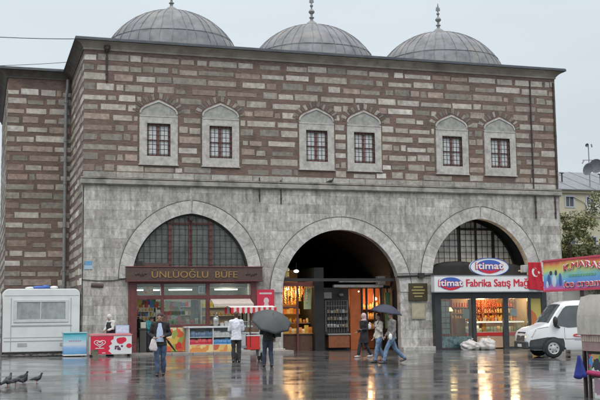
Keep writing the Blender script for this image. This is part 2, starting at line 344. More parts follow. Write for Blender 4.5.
#=SETTING
# ------------------------------------------------------------------ ground
mb = MB()
def gp(x, y): return (x, y, -0.007*(x+4.377)) if abs(x) < 80 else (x, y, -0.007*(math.copysign(80, x)+4.377))
xs = [-600, -80, -20, 0, 20, 40, 80, 600]; ys = [-600, -80, -40, 0, 20, 60, 900]
for i in range(len(xs)-1):
    for j in range(len(ys)-1):
        mb.quad(gp(xs[i], ys[j]), gp(xs[i+1], ys[j]), gp(xs[i+1], ys[j+1]), gp(xs[i], ys[j+1]))
solo('plaza_ground', mb, paving(), 'wet grey stone plaza with puddles', 'ground', kind='structure')
del bpy.data.objects['plaza_ground']['category'], bpy.data.objects['plaza_ground']['label']
mb = MB()
slab = mat('kerb_stone', (.27, .25, .235), rough=.3, var=.25, scale=3, bump=.006)
for i in range(8):
    x0 = 1.92+i*.93; mb.box(x0+.006, x0+.925, -1.5, .3, -.4, GZ(5)+.10-.004*(i % 2))
solo('pavement', mb, slab, None, None, kind='structure', bevel=.01)

# ------------------------------------------------------------------ bazaar building
B = thing('market_hall', 'long brick and limestone market hall with three lead domes and arched shops', 'market hall', (0, 0, 0))
L, ZS, ZT = 24.27, 7.9, 13.5
PAL = [((.47, .44, .39), 8), ((.41, .38, .33), 8), ((.33, .305, .26), 6), ((.24, .225, .19), 4), ((.36, .285, .24), 4), ((.58, .55, .50), 3)]
MUTED = [(.28, .262, .22), (.23, .215, .18), (.30, .26, .22), (.33, .31, .265), (.28, .21, .175)]
def pick(): return random.choice([c for c, k in PAL for _ in range(k)])
def masonry(mb, P, width, z0, z1, skips=(), pitch=.462, sh=.285, base=0, mi=1):
    """courses of stone blocks set in the brickwork; P(u,z,out)->point"""
    z = z0+.02; k = 0
    while z+sh < z1:
        u = -random.uniform(0, .5)
        while u < width:
            l = random.choice([.3, .45, .7, .8, .9, 1., 1.15, 1.3, 1.6])*random.uniform(.85, 1.15)
            a, b = max(0, u), min(width, u+l); u += l+random.choice([.05, .06, .07, .08, .1, .14, .3])
            zz, zh = z+random.uniform(-.03, .02), sh*random.choice([.8, .9, .95, 1., 1.05, 1.1, 1.15])
            segs = [(a, b)]
            for sx0, sx1, sz0, sz1 in skips:
                if zz+zh < sz0 or zz > sz1: continue
                ns = []
                for p, q in segs:
                    if q <= sx0 or p >= sx1: ns.append((p, q)); continue
                    if p < sx0-.12: ns.append((p, sx0-.02))
                    if q > sx1+.12: ns.append((sx1+.02, q))
                segs = ns
            zone = NZ.noise(Vector((u*.33+base, z*.5, 3.7)))
            c0 = random.choice(MUTED) if zone > .12 and random.random() < .6 else pick(); t = random.uniform(.85, 1.12)
            for p, q in segs:
                if q-p < .12: continue
                c = tuple(x*t for x in c0); o = random.uniform(.006, .02)
                j = [random.uniform(-.012, .012) for _ in range(8)]; ch = .017
                j = [q_*(.45 if n_ % 2 else 1.3) for n_, q_ in enumerate(j)]; f = [P(p+j[0], zz+j[1], -.01), P(q+j[2], zz+j[3], -.01), P(q+j[4], zz+zh+j[5], -.01), P(p+j[6], zz+zh+j[7], -.01)]
                g = [P(p+j[0]+ch, zz+j[1]+ch, o), P(q+j[2]-ch, zz+j[3]+ch, o), P(q+j[4]-ch, zz+zh+j[5]-ch, o), P(p+j[6]+ch, zz+zh+j[7]-ch, o)]
                mb.add(g, [(0, 1, 2, 3)], mi, c); mb.add(f+g, [(0, 1, 5, 4), (1, 2, 6, 5), (2, 3, 7, 6), (3, 0, 4, 7)], mi, tuple(q_*.75 for q_ in c))  # block sides coloured darker: joint dirt plus a painted-in shadow outline
        z += pitch; k += 1
WIN = [3.41, 6.33, 11.07, 13.52, 18.24, 20.93]; WZ0, WZ1, WSH = 8.57, 11.57, 10.95; OW = .54; OZ0, OZ1 = 8.95, 10.47
def winprof(w=.885, h=.62, z=WSH): return [(w, 0), (w*.985, .10*h/.62), (w*.9, .22*h/.62), (w*.72, .34*h/.62), (w*.42, .465*h/.62), (w*.18, .56*h/.62), (0, h)]
# front upper wall: panels round the window openings + side + right + back
mb = MB(); x = 0.
for c in WIN:
    mb.quad((x, 0, ZS), (c-OW, 0, ZS), (c-OW, 0, ZT+.5), (x, 0, ZT+.5))
    mb.quad((c-OW, 0, ZS), (c+OW, 0, ZS), (c+OW, 0, OZ0), (c-OW, 0, OZ0)); mb.quad((c-OW, 0, OZ1), (c+OW, 0, OZ1), (c+OW, 0, ZT+.5), (c-OW, 0, ZT+.5)); x = c+OW
mb.quad((x, 0, ZS), (L, 0, ZS), (L, 0, ZT+.5), (x, 0, ZT+.5))
skips = [(c-.93, c+.93, WZ0-.06, WZ1-.55) for c in WIN]+[(c-1.02, c+1.02, WSH-.02, WSH+.4) for c in WIN]+[(c-.78, c+.78, WSH+.3, WZ1+.3) for c in WIN]
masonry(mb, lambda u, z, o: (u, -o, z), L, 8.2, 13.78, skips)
u = 0                                                     # continuous pale course over the string course
while u < L:
    l = random.uniform(.8, 1.5); q = min(L, u+l); c = random.choice([(.42, .41, .37), (.36, .35, .31), (.3, .29, .26)])
    mb.box(u+.01, q-.01, -.022, .01, ZS+.03, ZS+.27, 1, c); u += l
for c in WIN:                                             # alternating relieving arches over the windows
    pr = winprof(.95, .70, WSH+.02); pr = [(a, b) for a, b in pr][::-1]; pr = [(-a, b) for a, b in pr[::-1]][:-1]+pr
    seg = []
    for i in range(len(pr)-1):
        a, b = pr[i], pr[i+1]; n = max(1, round(math.dist(a, b)/.13))
        seg += [(a[0]+(b[0]-a[0])*k/n, a[1]+(b[1]-a[1])*k/n) for k in range(n)]
    seg.append(pr[-1])
    for i in range(len(seg)-1):
        a, b = Vector(seg[i]), Vector(seg[i+1]); ce = Vector((0, -.25)); o = random.uniform(.012, .022)
        na, nb = (a-ce).normalized()*.27, (b-ce).normalized()*.27; g = (b-a)*.09
        col = random.choice([(.27, .25, .215), (.18, .165, .14), (.22, .20, .17), (.34, .32, .28)]) if i % 2 else random.choice([(.17, .115, .095), (.13, .095, .08)])
        Tn = lambda p, y: (c+p.x, y, WSH+.02+p.y)
        mb.add([Tn(a+g, -o), Tn(b-g, -o), Tn(b+nb-g, -o), Tn(a+na+g, -o), Tn(a+g, .01), Tn(b-g, .01), Tn(b+nb-g, .01), Tn(a+na+g, .01)], [(0, 1, 2, 3), (0, 4, 5, 1), (1, 5, 6, 2), (2, 6, 7, 3), (3, 7, 4, 0)], 1, col)
part('upper_wall', mb, [brick, stone], B)
mb = MB()
mb.quad((0, 0, -.3), (0, 6.64, -.3), (0, 6.64, ZT+.5), (0, 0, ZT+.5))
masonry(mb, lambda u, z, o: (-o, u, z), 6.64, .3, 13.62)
part('side_wall', mb, [brick_s, stone], B, label='left side wall'); mb = MB()
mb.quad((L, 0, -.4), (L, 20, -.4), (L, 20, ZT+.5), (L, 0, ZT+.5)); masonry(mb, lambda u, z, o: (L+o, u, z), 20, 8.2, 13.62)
part('side_wall', mb, [brick_s, stone], B, label='right side wall')
mb = MB(); mb.quad((0, 20, -.4), (L, 20, -.4), (L, 20, ZT+.5), (0, 20, ZT+.5)); part('rear_wall', mb, brick, B)
mb = MB()
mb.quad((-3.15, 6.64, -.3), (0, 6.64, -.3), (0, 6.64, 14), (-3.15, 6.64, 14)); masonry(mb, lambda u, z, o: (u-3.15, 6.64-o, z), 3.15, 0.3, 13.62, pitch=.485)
part('wing_wall', mb, [brick, stone], B)
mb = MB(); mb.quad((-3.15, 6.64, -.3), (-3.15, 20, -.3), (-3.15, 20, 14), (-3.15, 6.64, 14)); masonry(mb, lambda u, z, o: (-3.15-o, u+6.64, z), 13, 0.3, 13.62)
part('wing_side_wall', mb, [brick_s, stone], B)

# lower ashlar front with three arched openings
ARCH = [(4.96, 3.35, 3.0, .283), (12.27, 2.68, 3.0, .02), (19.70, 3.35, 3.0, .283)]
def arch_curve(c, zc, r, k, n=20):
    """intrados points from left springing to right springing"""
    pts = []
    a1 = math.acos(k/r)
    for i in range(n+1): a = a1*i/n; pts.append((c+(-r*math.cos(a)+k), zc+r*math.sin(a)))
    return pts + [(2*c-x, z) for x, z in pts[:-1][::-1]]
mb = MB(); ZL = 7.56; x = 0.; TH = .38
for a in ARCH:
    cv = arch_curve(*a); xl, xr = cv[0][0], cv[-1][0]
    mb.quad((x, 0, -.4), (xl, 0, -.4), (xl, 0, ZL), (x, 0, ZL))
    for (p, q), (r_, s_) in zip(cv, cv[1:]):
        mb.quad((p, 0, q), (r_, 0, s_), (r_, 0, ZL), (p, 0, ZL)); mb.quad((p, 0, q), (p, TH, q), (r_, TH, s_), (r_, 0, s_))
    for xx in (xl, xr): mb.quad((xx, 0, -.4), (xx, TH, -.4), (xx, TH, a[1]), (xx, 0, a[1]))
    x = xr
mb.quad((x, 0, -.4), (L, 0, -.4), (L, 0, ZL), (x, 0, ZL))
part('lower_wall', mb, ashl, B)
mb = MB(); mb.box(L-.02, L+.012, -.01, 3, -.4, ZL)
part('corner_quoin', mb, ashl_s, B)
for i, a in enumerate(ARCH):
    c, zc, r, k = a; mb = MB(); n = 9; ro = r+.6
    for sgn in (-1, 1):
        a1 = math.acos(k/r)
        for j in range(n):
            t0, t1 = a1*j/n, a1*(j+1)/n; m_ = 4; g = .0012
            col = random.choice([(.50, .49, .47), (.46, .45, .43), (.53, .52, .50), (.44, .43, .41)])
            for q in range(m_):
                s0 = t0+(t1-t0)*q/m_+(g if q == 0 else 0); s1 = t0+(t1-t0)*(q+1)/m_-(g if q == m_-1 else 0)
                def PT(rr, s, y):
                    X = -rr*math.cos(s)+k; X = min(X, 0)
                    return (c+sgn*(-X)*-1*-1 if sgn > 0 else c+X, y, zc+rr*math.sin(s))
                A = [PT(r, s0, -.035), PT(r, s1, -.035), PT(ro, s1, -.035), PT(ro, s0, -.035)]; Bq = [PT(r, s0, .01), PT(r, s1, .01), PT(ro, s1, .01), PT(ro, s0, .01)]
                mb.add(A+Bq, [(0, 1, 2, 3), (0, 4, 5, 1), (2, 6, 7, 3)], 0, col)
                if q == 0: mb.add(A[::3]+Bq[::3], [(0, 1, 3, 2)], 0, col)
        pts = [(PT(ro+.018, a1*j/24, -.03)) for j in range(25)]
        mb.tube(pts, .02, 5, 1, cap=True)
    part('arch_ring', mb, [arch_m, mat('arch_moulding', (.10, .1, .095), rough=.85, var=.2)], B)
# string course: two lips with shadow gaps
mb = MB(); mb.box(-.06, L+.06, -.10, .02, 7.56, 7.60); mb.box(-.09, L+.09, -.16, .02, 7.605, 7.80); mb.box(-.04, L+.04, -.05, .02, 7.80, 7.85); mb.box(-.1, L+.1, -.13, .02, 7.853, 7.90)
part('string_course', mb, string_m, B, bevel=.008)
# cornice: cavetto in stone, lead edge above
def cornice(mb, pth, prof, mi=0):
    """sweep a profile (out,z) along a polyline of ground points with per-point outward dirs"""
    n = len(prof); vs = []
    for (p, o) in pth:
        for a, z in prof: vs.append((p[0]+o[0]*a, p[1]+o[1]*a, z))
    fs = [(i*n+j, i*n+j+1, (i+1)*n+j+1, (i+1)*n+j) for i in range(len(pth)-1) for j in range(n-1)]
    mb.add(vs, fs, mi)
def subdiv(p, q, o1, o2, k):
    return [((p[0]+(q[0]-p[0])*i/k, p[1]+(q[1]-p[1])*i/k), o1 if i == 0 else o2 if i == k else ((o1[0]+o2[0])/2, (o1[1]+o2[1])/2)) for i in range(k+1)]
PROF = [(0, 13.76), (.05, 13.765), (.055, 13.86), (.075, 13.87), (.14, 13.95), (.24, 14.03), (.36, 14.085), (.42, 14.10)]
PATH = [((0, 6.64), (-1, 0)), ((0, 0), (-1, -1)), ((L, 0), (1, -1)), ((L, 20), (1, 0))]
mb = MB(); cornice(mb, PATH[1:3], PROF); part('cornice', mb, cornice_m, B)
dark_cornice = mat('dark_cornice_stone', (.12, .112, .10), rough=.85, var=.3, scale=2.2, bump=.01)  # side and wing cornice stone, darker than the front one
for pp in (PATH[:2], PATH[2:]): mb = MB(); cornice(mb, pp, PROF); part('cornice', mb, dark_cornice, B, label='darker side cornice')
PROFL = [(.40, 14.105), (.46, 14.12), (.445, 14.21), (.43, 14.255), (.1, 14.30), (-1.2, 14.55)]
mb = MB(); cornice(mb, [((0, 6.64-.0), (-1, 0)), ((0, 0), (-1, -1)), ((L, 0), (1, -1)), ((L, 20), (1, 0))], PROFL)
mb.box(-.02+1., L-1, 1., 20, 13.9, 14.5)
part('roof_edge', mb, lead_dark, B)
WP = [((-3.15, 20), (-1, 0)), ((-3.15, 6.64), (-1, -1)), ((0, 6.64), (0, -1))]
mb = MB(); cornice(mb, WP, [(a, z+.01) for a, z in PROF]); part('wing_cornice', mb, dark_cornice, B)
mb = MB(); cornice(mb, WP, [(a, z+.012) for a, z in PROFL]); mb.box(-3.0, .8, 7.2, 20, 13.9, 14.42); part('wing_roof', mb, lead_dark, B)
# domes
for i, (cx, rr, zt) in enumerate([(5.08, 3.76, 17.62), (12.88, 3.76, 17.42), (20.52, 3.84, 17.55)]):
    mb = MB(); R = rr; z0 = zt-3.62; nseg = 36
    prof = [(R+.25, z0-.7), (R+.25, z0-.15), (R+.02, z0-.1)] + [(R*math.cos(t)**1.0, z0+(zt-z0)*math.sin(t)*(1+.012*math.sin(2*t)*0)) for t in [PI/2*j/22 for j in range(22)]] + [(.03, zt+.02)]
    mb.lathe((cx, 6, 0), prof, 104)
    for j in range(nseg):                                    # standing seams, sagging a little out of true
        t = 2*PI*(j+.3*random.random())/nseg; pts = []
        for q in range(15):
            b = math.radians(2+84*q/14); a = t+.012*math.sin(q*1.3+j)
            pts.append((cx+(R+.012)*math.cos(b)*math.cos(a), 6+(R+.012)*math.cos(b)*math.sin(a), z0+(zt-z0)*math.sin(b)+.01))
        mb.tube(pts, .018, 5, 0)
    pts = [(cx+(R*.868)*math.cos(t), 6+R*.868*math.sin(t), z0+(zt-z0)*.51+.02*math.sin(5*t)) for t in [2*PI*j/60 for j in range(61)]]
    mb.tube(pts, .016, 5, 0, cap=False)
    d = part('dome', mb, lead, B, smooth=35)
    mb = MB(); z = zt
    mb.lathe((cx, 6, z-.05), [(.36, 0), (.35, .10), (.27, .25), (.15, .34), (.09, .38), (.08, .5), (.14, .53), (.14, .57), (.07, .6), (.06, .74), (.15, .82), (.17, .9), (.12, .99), (.05, 1.04), (.04, 1.14), (.09, 1.2), (.09, 1.26), (.04, 1.31), (.03, 1.45)], 14)
    mb.prism([(-.13, 1.42), (0, 1.36), (.13, 1.42), (.10, 1.62), (.05, 1.56), (0, 1.86), (-.05, 1.56), (-.10, 1.62)], lambda a, b, t: (cx+a, 6+t, z-.05+b), -.03, .03)
    f = part('finial', mb, mat('weathered_stone_finial', (.23, .235, .24), var=.2, scale=6), d, smooth=40)
# windows
pane_m = mat('lace_curtain_pane', (.84, .86, .86), rough=.25, var=.18, scale=7, spec=1.)
for c in WIN:
    pr = winprof(); full = [(-a, WSH+b) for a, b in pr[::-1]][::-1][:0]
    up = [(a, WSH+b) for a, b in pr]; loop = up+[(-a, z) for a, z in up[::-1][1:]]
    mb = MB(); y0, y1 = -.075, .02
    # frame: four slabs around the opening, jointed; tympanum field set back above the lintel
    mb.box(c-.885, c-OW, y0, y1, WZ0, 10.83); mb.box(c+OW, c+.885, y0, y1, WZ0, 10.83)
    mb.box(c-OW, c+OW, y0, y1, WZ0, OZ0); mb.box(c-OW, c+OW, y0, y1, OZ1, 10.83)
    T = lambda a, b, t: (c+a, t, b)
    ty = MB(); ty.prism([(-.885, 10.832), (.885, 10.832)]+loop, T, -.035, .015)
    n = len(loop)
    for i in range(n-1):                                     # raised rim round the pointed head
        a, b = loop[i], loop[i+1]; ia, ib = (a[0]*.93, WSH-.03+(a[1]-WSH)*.90), (b[0]*.93, WSH-.03+(b[1]-WSH)*.90)
        mb.add([(c+a[0], -.07, a[1]), (c+b[0], -.07, b[1]), (c+ib[0], -.07, ib[1]), (c+ia[0], -.07, ia[1]), (c+a[0], .0, a[1]), (c+b[0], 0, b[1]), (c+ib[0], -.03, ib[1]), (c+ia[0], -.03, ia[1])], [(0, 1, 2, 3), (0, 4, 5, 1), (2, 6, 7, 3)])
    mb.box(c-.885, c+.885, -.095, .0, 10.78, 10.828)
    mb.box(c-OW-.07, c-OW-.03, -.083, -.07, OZ0, OZ1); mb.box(c+OW+.03, c+OW+.07, -.083, -.07, OZ0, OZ1); mb.box(c-OW-.07, c+OW+.07, -.083, -.07, OZ1+.03, OZ1+.07)
    mb.box(c-.93, c+.93, -.09, .02, WZ0-.045, WZ0-.003)
    for xx in (c-OW, c+OW): mb.quad((xx, y0, OZ0), (xx, .25, OZ0), (xx, .25, OZ1), (xx, y0, OZ1))
    for zz in (OZ0, OZ1): mb.quad((c-OW, y0, zz), (c-OW, .25, zz), (c+OW, .25, zz), (c+OW, y0, zz))
    wn_ = part('window', mb, trim, B)
    part('tympanum', ty, mat('tympanum_stone', (.33, .335, .315), rough=.85, var=.25, scale=5, bump=.012, dirt=((.17, .18, .165), 2.2, .8)), wn_)
    g = MB()
    for i in range(6): xx = c-OW+2*OW*(i+.5)/6; g.box(xx-.011, xx+.011, .0, .026, OZ0, OZ1)
    for i in range(7): zz = OZ0+(OZ1-OZ0)*(i+.5)/7; g.box(c-OW, c+OW, -.012, .012, zz-.013, zz+.013)
    part('grille', g, iron, wn_)
    g = MB(); y = .05
    for x0, x1, z0, z1 in ((-OW, -OW+.07, OZ0, OZ1), (OW-.07, OW, OZ0, OZ1), (-.06, .06, OZ0, OZ1)): g.box(c+x0, c+x1, y, y+.05, z0, z1)
    for z0, z1 in ((OZ0, OZ0+.09), (OZ1-.09, OZ1), (9.68, 9.73)): g.box(c-OW+.072, c-.062, y, y+.048, z0, z1); g.box(c+.062, c+OW-.072, y, y+.048, z0, z1)
    part('casement', g, casement_m, wn_)
    g = MB(); g.box(c-OW, c+OW, .10, .12, OZ0, OZ1); part('pane', g, pane_m, wn_)
# plinth, downpipes
mb = MB(); mb.box(15.24, 17.05, -.32, .02, -.4, GZ(16)+.17); part('plinth', mb, trim, B, bevel=.015)
mb = MB(); mb.box(7.66, 9.36, -.12, .02, -.4, GZ(8)+.16); part('plinth', mb, trim, B, bevel=.015)
def pipe(pts, r, m, name='downpipe', lab=None):
    mb = MB(); mb.tube(pts, r, 8)
    p0, p1 = Vector(pts[0]), Vector(pts[-1]); n = max(2, int((p1-p0).length/1.8))
    for i in range(n): q = p0.lerp(p1, (i+.5)/n); mb.tube([q-Vector((0, 0, .035)), q+Vector((0, 0, .035))], r*1.4, 8)
    return part(name, mb, m, B, smooth=40, label=lab)
mb = MB(); mb.tube([(-.28, 6.35, 3.0), (-.28, 6.35, 12.9), (-.22, 6.3, 13.3), (-.2, 6.3, 13.75)], .085, 8)
for z in (4, 6.2, 8.4, 10.6, 12.6): mb.tube([(-.28, 6.35, z-.05), (-.28, 6.35, z+.05)], .11, 8)
part('downpipe', mb, pipe_m, B, smooth=40, label='tall grey downpipe in the recessed corner')
pipe([(1.02, -.06, 12.3), (1.02, -.06, 13.75)], .045, pipe_d); mb = MB(); mb.lathe((1.02, -.12, 13.66), [(.05, 0), (.14, .14), (.15, .3)], 10); part('rainwater_head', mb, pipe_d, B)
pipe([(22.78, -.05, 7.95), (22.78, -.05, 13.6)], .04, pipe_d); pipe([(24.15, -.05, 7.95), (24.15, -.05, 13.55)], .05, pipe_d)
pipe([(22.86, -.05, 6.4), (22.86, -.05, 7.55)], .04, pipe_d); pipe([(24.0, -.05, 6.4), (24.0, -.05, 7.55)], .04, pipe_d)
pipe([(8.2, -.04, 6.95), (8.2, -.04, 8.1)], .03, pipe_d); pipe([(9.25, -.04, 6.85), (9.25, -.04, 8.0)], .03, pipe_d)

# passage interior through the middle arch
c2 = 12.27
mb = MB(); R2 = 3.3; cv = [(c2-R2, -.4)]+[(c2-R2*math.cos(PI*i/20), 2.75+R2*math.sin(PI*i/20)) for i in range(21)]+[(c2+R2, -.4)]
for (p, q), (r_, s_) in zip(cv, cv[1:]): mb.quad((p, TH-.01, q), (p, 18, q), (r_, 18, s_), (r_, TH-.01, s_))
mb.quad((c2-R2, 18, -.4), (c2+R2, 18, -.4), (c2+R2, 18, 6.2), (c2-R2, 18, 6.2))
part('passage_vault', mb, mat('near_black_plaster', (.010, .0095, .0095), rough=.9, var=.3, scale=2), B)  # vault and end wall share one near-black tone
# enclosed rooms behind the side arches
room_m = mat('shop_plaster_green', (.22, .25, .215), rough=.7, var=.1); room2 = mat('shop_plaster_warm', (.5, .40, .28), rough=.7, var=.1)
mb = MB(); x0, x1, y0, y1, z0, z1 = 2.0, 8.0, TH+.01, 3.6, GZ(5)+.1, 2.95
mb.quad((x0, y1, z0), (x1, y1, z0), (x1, y1, z1), (x0, y1, z1)); mb.quad((x0, y0, z0), (x0, y1, z0), (x0, y1, z1), (x0, y0, z1)); mb.quad((x1, y0, z0), (x1, y1, z0), (x1, y1, z1), (x1, y0, z1)); mb.quad((x0, y0, z1), (x1, y0, z1), (x1, y1, z1), (x0, y1, z1)); mb.quad((x0, y0, z0), (x1, y0, z0), (x1, y1, z0), (x0, y1, z0))
part('shop_room', mb, room_m, B)
mb = MB(); x0, x1, y0, y1, z0, z1 = 16.9, 22.9, TH+.01, 3.2, GZ(20)+.05, 2.62
mb.quad((x0, y1, z0), (x1, y1, z0), (x1, y1, z1), (x0, y1, z1)); mb.quad((x0, y0, z0), (x0, y1, z0), (x0, y1, z1), (x0, y0, z1)); mb.quad((x1, y0, z0), (x1, y1, z0), (x1, y1, z1), (x1, y0, z1)); mb.quad((x0, y0, z1), (x1, y0, z1), (x1, y1, z1), (x0, y1, z1)); mb.quad((x0, y0, z0), (x1, y0, z0), (x1, y1, z0), (x0, y1, z0))
part('shop_room', mb, room2, B)
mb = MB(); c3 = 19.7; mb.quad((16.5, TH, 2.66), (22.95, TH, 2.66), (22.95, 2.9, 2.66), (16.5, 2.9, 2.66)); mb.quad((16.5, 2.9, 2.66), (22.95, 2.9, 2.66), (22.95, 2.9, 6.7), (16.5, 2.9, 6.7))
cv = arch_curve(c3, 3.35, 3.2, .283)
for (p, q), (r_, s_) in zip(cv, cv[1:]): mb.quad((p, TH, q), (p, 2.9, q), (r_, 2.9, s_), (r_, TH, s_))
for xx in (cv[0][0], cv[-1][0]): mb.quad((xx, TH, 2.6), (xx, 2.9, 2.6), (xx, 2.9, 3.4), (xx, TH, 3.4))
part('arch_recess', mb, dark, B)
mb = MB(); mb.quad((1.9, 1.2, 2.96), (8.1, 1.2, 2.96), (8.1, 1.2, 6.8), (1.9, 1.2, 6.8)); mb.quad((1.9, TH, 2.96), (8.1, TH, 2.96), (8.1, 1.2, 2.96), (1.9, 1.2, 2.96))
part('lunette_room', mb, mat('dim_plaster', (.20, .22, .21), var=.2), B)

# lunettes: grille, frame, glass
def lunette(a, y, zb, step, fm, gm, bars, topbar, label_glass, inset=.0, x_off=0):
    c, zc, r, k = a; r = r-inset
    def top(x):
        d = abs(x-c); q = r*r-(d+k)**2
        return zc+math.sqrt(q) if q > 0 else zc-9
    root = MB()
    cv = [p for p in arch_curve(c, zc, r-.03, k, 24) if p[1] > zb]
    root.tube([(p, y, q) for p, q in cv], .045, 6)
    fr = part('lunette_window', root, iron if fm is not redwood else iron, B, label=label_glass)
    g = MB(); n = int((2*r)/step)
    for i in range(-n, n+1):
        xx = c+i*step*1.0
        if top(xx) > zb+.1: g.box(xx-.013, xx+.013, y-.02, y+.006, zb, top(xx))
    z = zb+step*.6
    while z < zc+r:
        h = math.sqrt(max(0, r*r-(z-zc)**2))-k
        if h > .1: g.box(c-h, c+h, y-.034, y-.012, z-.012, z+.012)
        z += step
    part('grille', g, iron, fr)
    g = MB()
    for xx, wd in bars: g.box(xx-wd/2, xx+wd/2, y+.03, y+.09, zb, min(top(xx-wd/2), top(xx+wd/2), topbar+9))
    h = math.sqrt(max(0, r*r-(topbar-zc)**2))-k; g.box(bars[0][0]-.1, bars[-1][0]+.1, y+.028, y+.085, topbar-.06, topbar+.06)
    part('mullions', g, fm, fr)
    g = MB(); poly = [(cv[0][0], zb)]+[(p, q) for p, q in cv]+[(cv[-1][0], zb)]
    g.prism(poly, lambda a_, b_, t: (a_, t, b_), y+.11, y+.125); part('pane', g, gm, fr)
    return fr
lunette(ARCH[0], .12, 3.82, .272, redwood, mat('grimy_green_glass', (.14, .155, .14), rough=.12, var=.35, scale=2.5), [(3.98, .15), (4.93, .17), (5.88, .14)], 5.88, 'arched window with green glass behind an iron grid')
lunette(ARCH[2], 1.7, 2.7, .31, mat('dark_frame', (.05, .045, .04), rough=.5), mat('curtained_glass', (.86, .83, .76), rough=.3, var=.3, scale=1.5), [(19.35, .16), (20.3, .11), (21.3, .16)], 5.95, 'arched window with curtained panes behind an iron grid', inset=-.15)
mb = MB(); mb.box(17.1, 22.4, .3, .85, 3.38, 3.95); mb.ell((18.6, .6, 3.95), (1.3, .3, .28)); mb.ell((21.3, .6, 3.9), (1.0, .3, .22)); 
part('rolled_awning', mb, mat('black_canvas', (.022, .022, .024), rough=.8, var=.3), B, smooth=40)
mb = MB(); mb.box(3.9-1.75, 3.9, .0, .1, 3.86, 4.05); part('lunette_board', mb, darkwood, B)
mb = MB(); mb.box(2.42, 2.68, -.12, .1, 3.85, 4.12); part('junction_box', mb, black, B)
mb = MB(); mb.lathe((4.93, -.0, 6.08), [(.0, -.05), (.09, -.05), (.11, .0), (.09, .04)], 12, axis='y'); part('wall_lamp', mb, black, B)
# cables
def cable(name, pts, r, label, parent=None):
    mb = MB(); mb.tube(pts, r, 5)
    if parent: part(name, mb, black, parent, label=label)
    else: solo(name, mb, black, label, 'cable')
cable('cable', [(0, -.03, 3.30), (.7, -.03, 3.24), (1.4, -.03, 3.25), (2.0, -.03, 3.36)], .018, 'thin black cable', B)
cable('cable', [(0.03, -.02, .2), (0.04, -.02, 7.5)], .02, 'thin black cable', B)
mb = MB(); mb.tube([(15.1, -.09, 3.42), (17.0, -.09, 3.5)], .05, 8); mb.tube([(15.1, -.13, 3.55), (17.0, -.13, 3.57)], .02, 6); mb.box(16.2, 16.5, -.16, 0, 3.36, 3.6); part('conduit', mb, black, B)
def sag(a, b, d, n=14): return [tuple(Vector(a).lerp(Vector(b), i/n)-Vector((0, 0, d*4*(i/n)*(1-i/n)))) for i in range(n+1)]
cable('overhead_cable', sag((-12, 3, 15.3), (1.0, 1, 14.6), .35), .018, 'thin overhead cable running to the roof corner of the market hall, upper of two')
cable('overhead_cable', sag((-12, 7.5, 14.4), (.2, 7, 14.9), .3), .014, 'thin overhead cable just above the wing roof, lower of two')
#=END_SETTING
# ------------------------------------------------------------------ shop front under the left arch
plate = glass('shop_glass'); 
food = picture('food_poster', [(.55, .04, .03), (.62, .42, .10), (.65, .12, .05), (.7, .6, .35), (.3, .35, .08), (.6, .5, .3)], 5)
drinkpic = picture('orange_panel', [(.65, .42, .14), (.6, .25, .07), (.68, .55, .25), (.5, .12, .05)], 4)
g5 = GZ(5)+.10
F1 = thing('snack_shop', 'oxblood timber shop under the left arch, with a door bay and a serving window', 'shop', (4.96, -.1, g5))
mb = MB(); yA, yB = -.16, .10
for x0, x1 in ((2.06, 2.44), (7.70, 7.97)): mb.box(x0, x1, yA, yB-.12, GZ(5), 3.2)
mb.box(3.52, 3.66, yA+.02, yB-.10, g5, 3.1); mb.box(5.60, 5.77, yA+.02, yB-.10, g5, 3.1)
mb.box(2.442, 7.698, yA+.005, yB-.105, 3.1, 3.2)
for x0, x1 in ((2.442, 3.518), (3.662, 5.598), (5.772, 7.698)): mb.box(x0, x1, yA+.01, yB-.11, 2.40, 2.58)
mb.box(3.662, 5.598, yA+.01, yB-.1, 1.14, 1.26)
for xx in (2.25, 7.83): mb.box(xx-.09, xx+.09, yA-.02, yA+.0, .5, 2.9)
part('frame', mb, redwood, F1, bevel=.006)
for x0, x1, z0, z1 in ((2.445, 3.515, 2.585, 3.09), (3.665, 5.595, 2.585, 3.09), (5.775, 7.695, 2.585, 3.09), (3.665, 5.595, 1.27, 2.39)):
    mb = MB(); mb.box(x0, x1, -.07, -.058, z0, z1); part('glass_pane', mb, plate, F1)
mb = MB(); mb.box(3.67, 4.62, -.13, -.05, g5+.02, 1.13); part('picture_panel', mb, food, F1, label='red and yellow food picture panel under the window')
mb = MB(); mb.box(4.63, 5.595, -.10, -.03, g5, 1.13); mb.box(5.775, 7.69, -.10, .30, g5, 1.06); part('counter_base', mb, offwhite, F1)
mb = MB(); mb.box(4.5, 7.68, -.62, -.165, 1.10, 1.17); mb.box(5.775, 7.69, -.155, .4, 1.065, 1.15); part('counter_top', mb, mat('pale_counter', (.48, .5, .48), rough=.3), F1, bevel=.006)
mb = MB()
mb.add([(5.8, -.17, 2.40), (7.66, -.17, 2.40), (7.66, -.85, 2.16), (5.8, -.85, 2.16), (5.8, -.17, 2.37), (7.66, -.17, 2.37), (7.66, -.85, 2.13), (5.8, -.85, 2.13)], [(0, 1, 2, 3), (4, 5, 6, 7), (0, 3, 7, 4), (1, 2, 6, 5), (3, 2, 6, 7)])
mb.box(5.8, 7.66, -.862, -.852, 2.04, 2.17); part('serving_awning', mb, mat('cream_awning', (.55, .48, .42), rough=.6), F1)
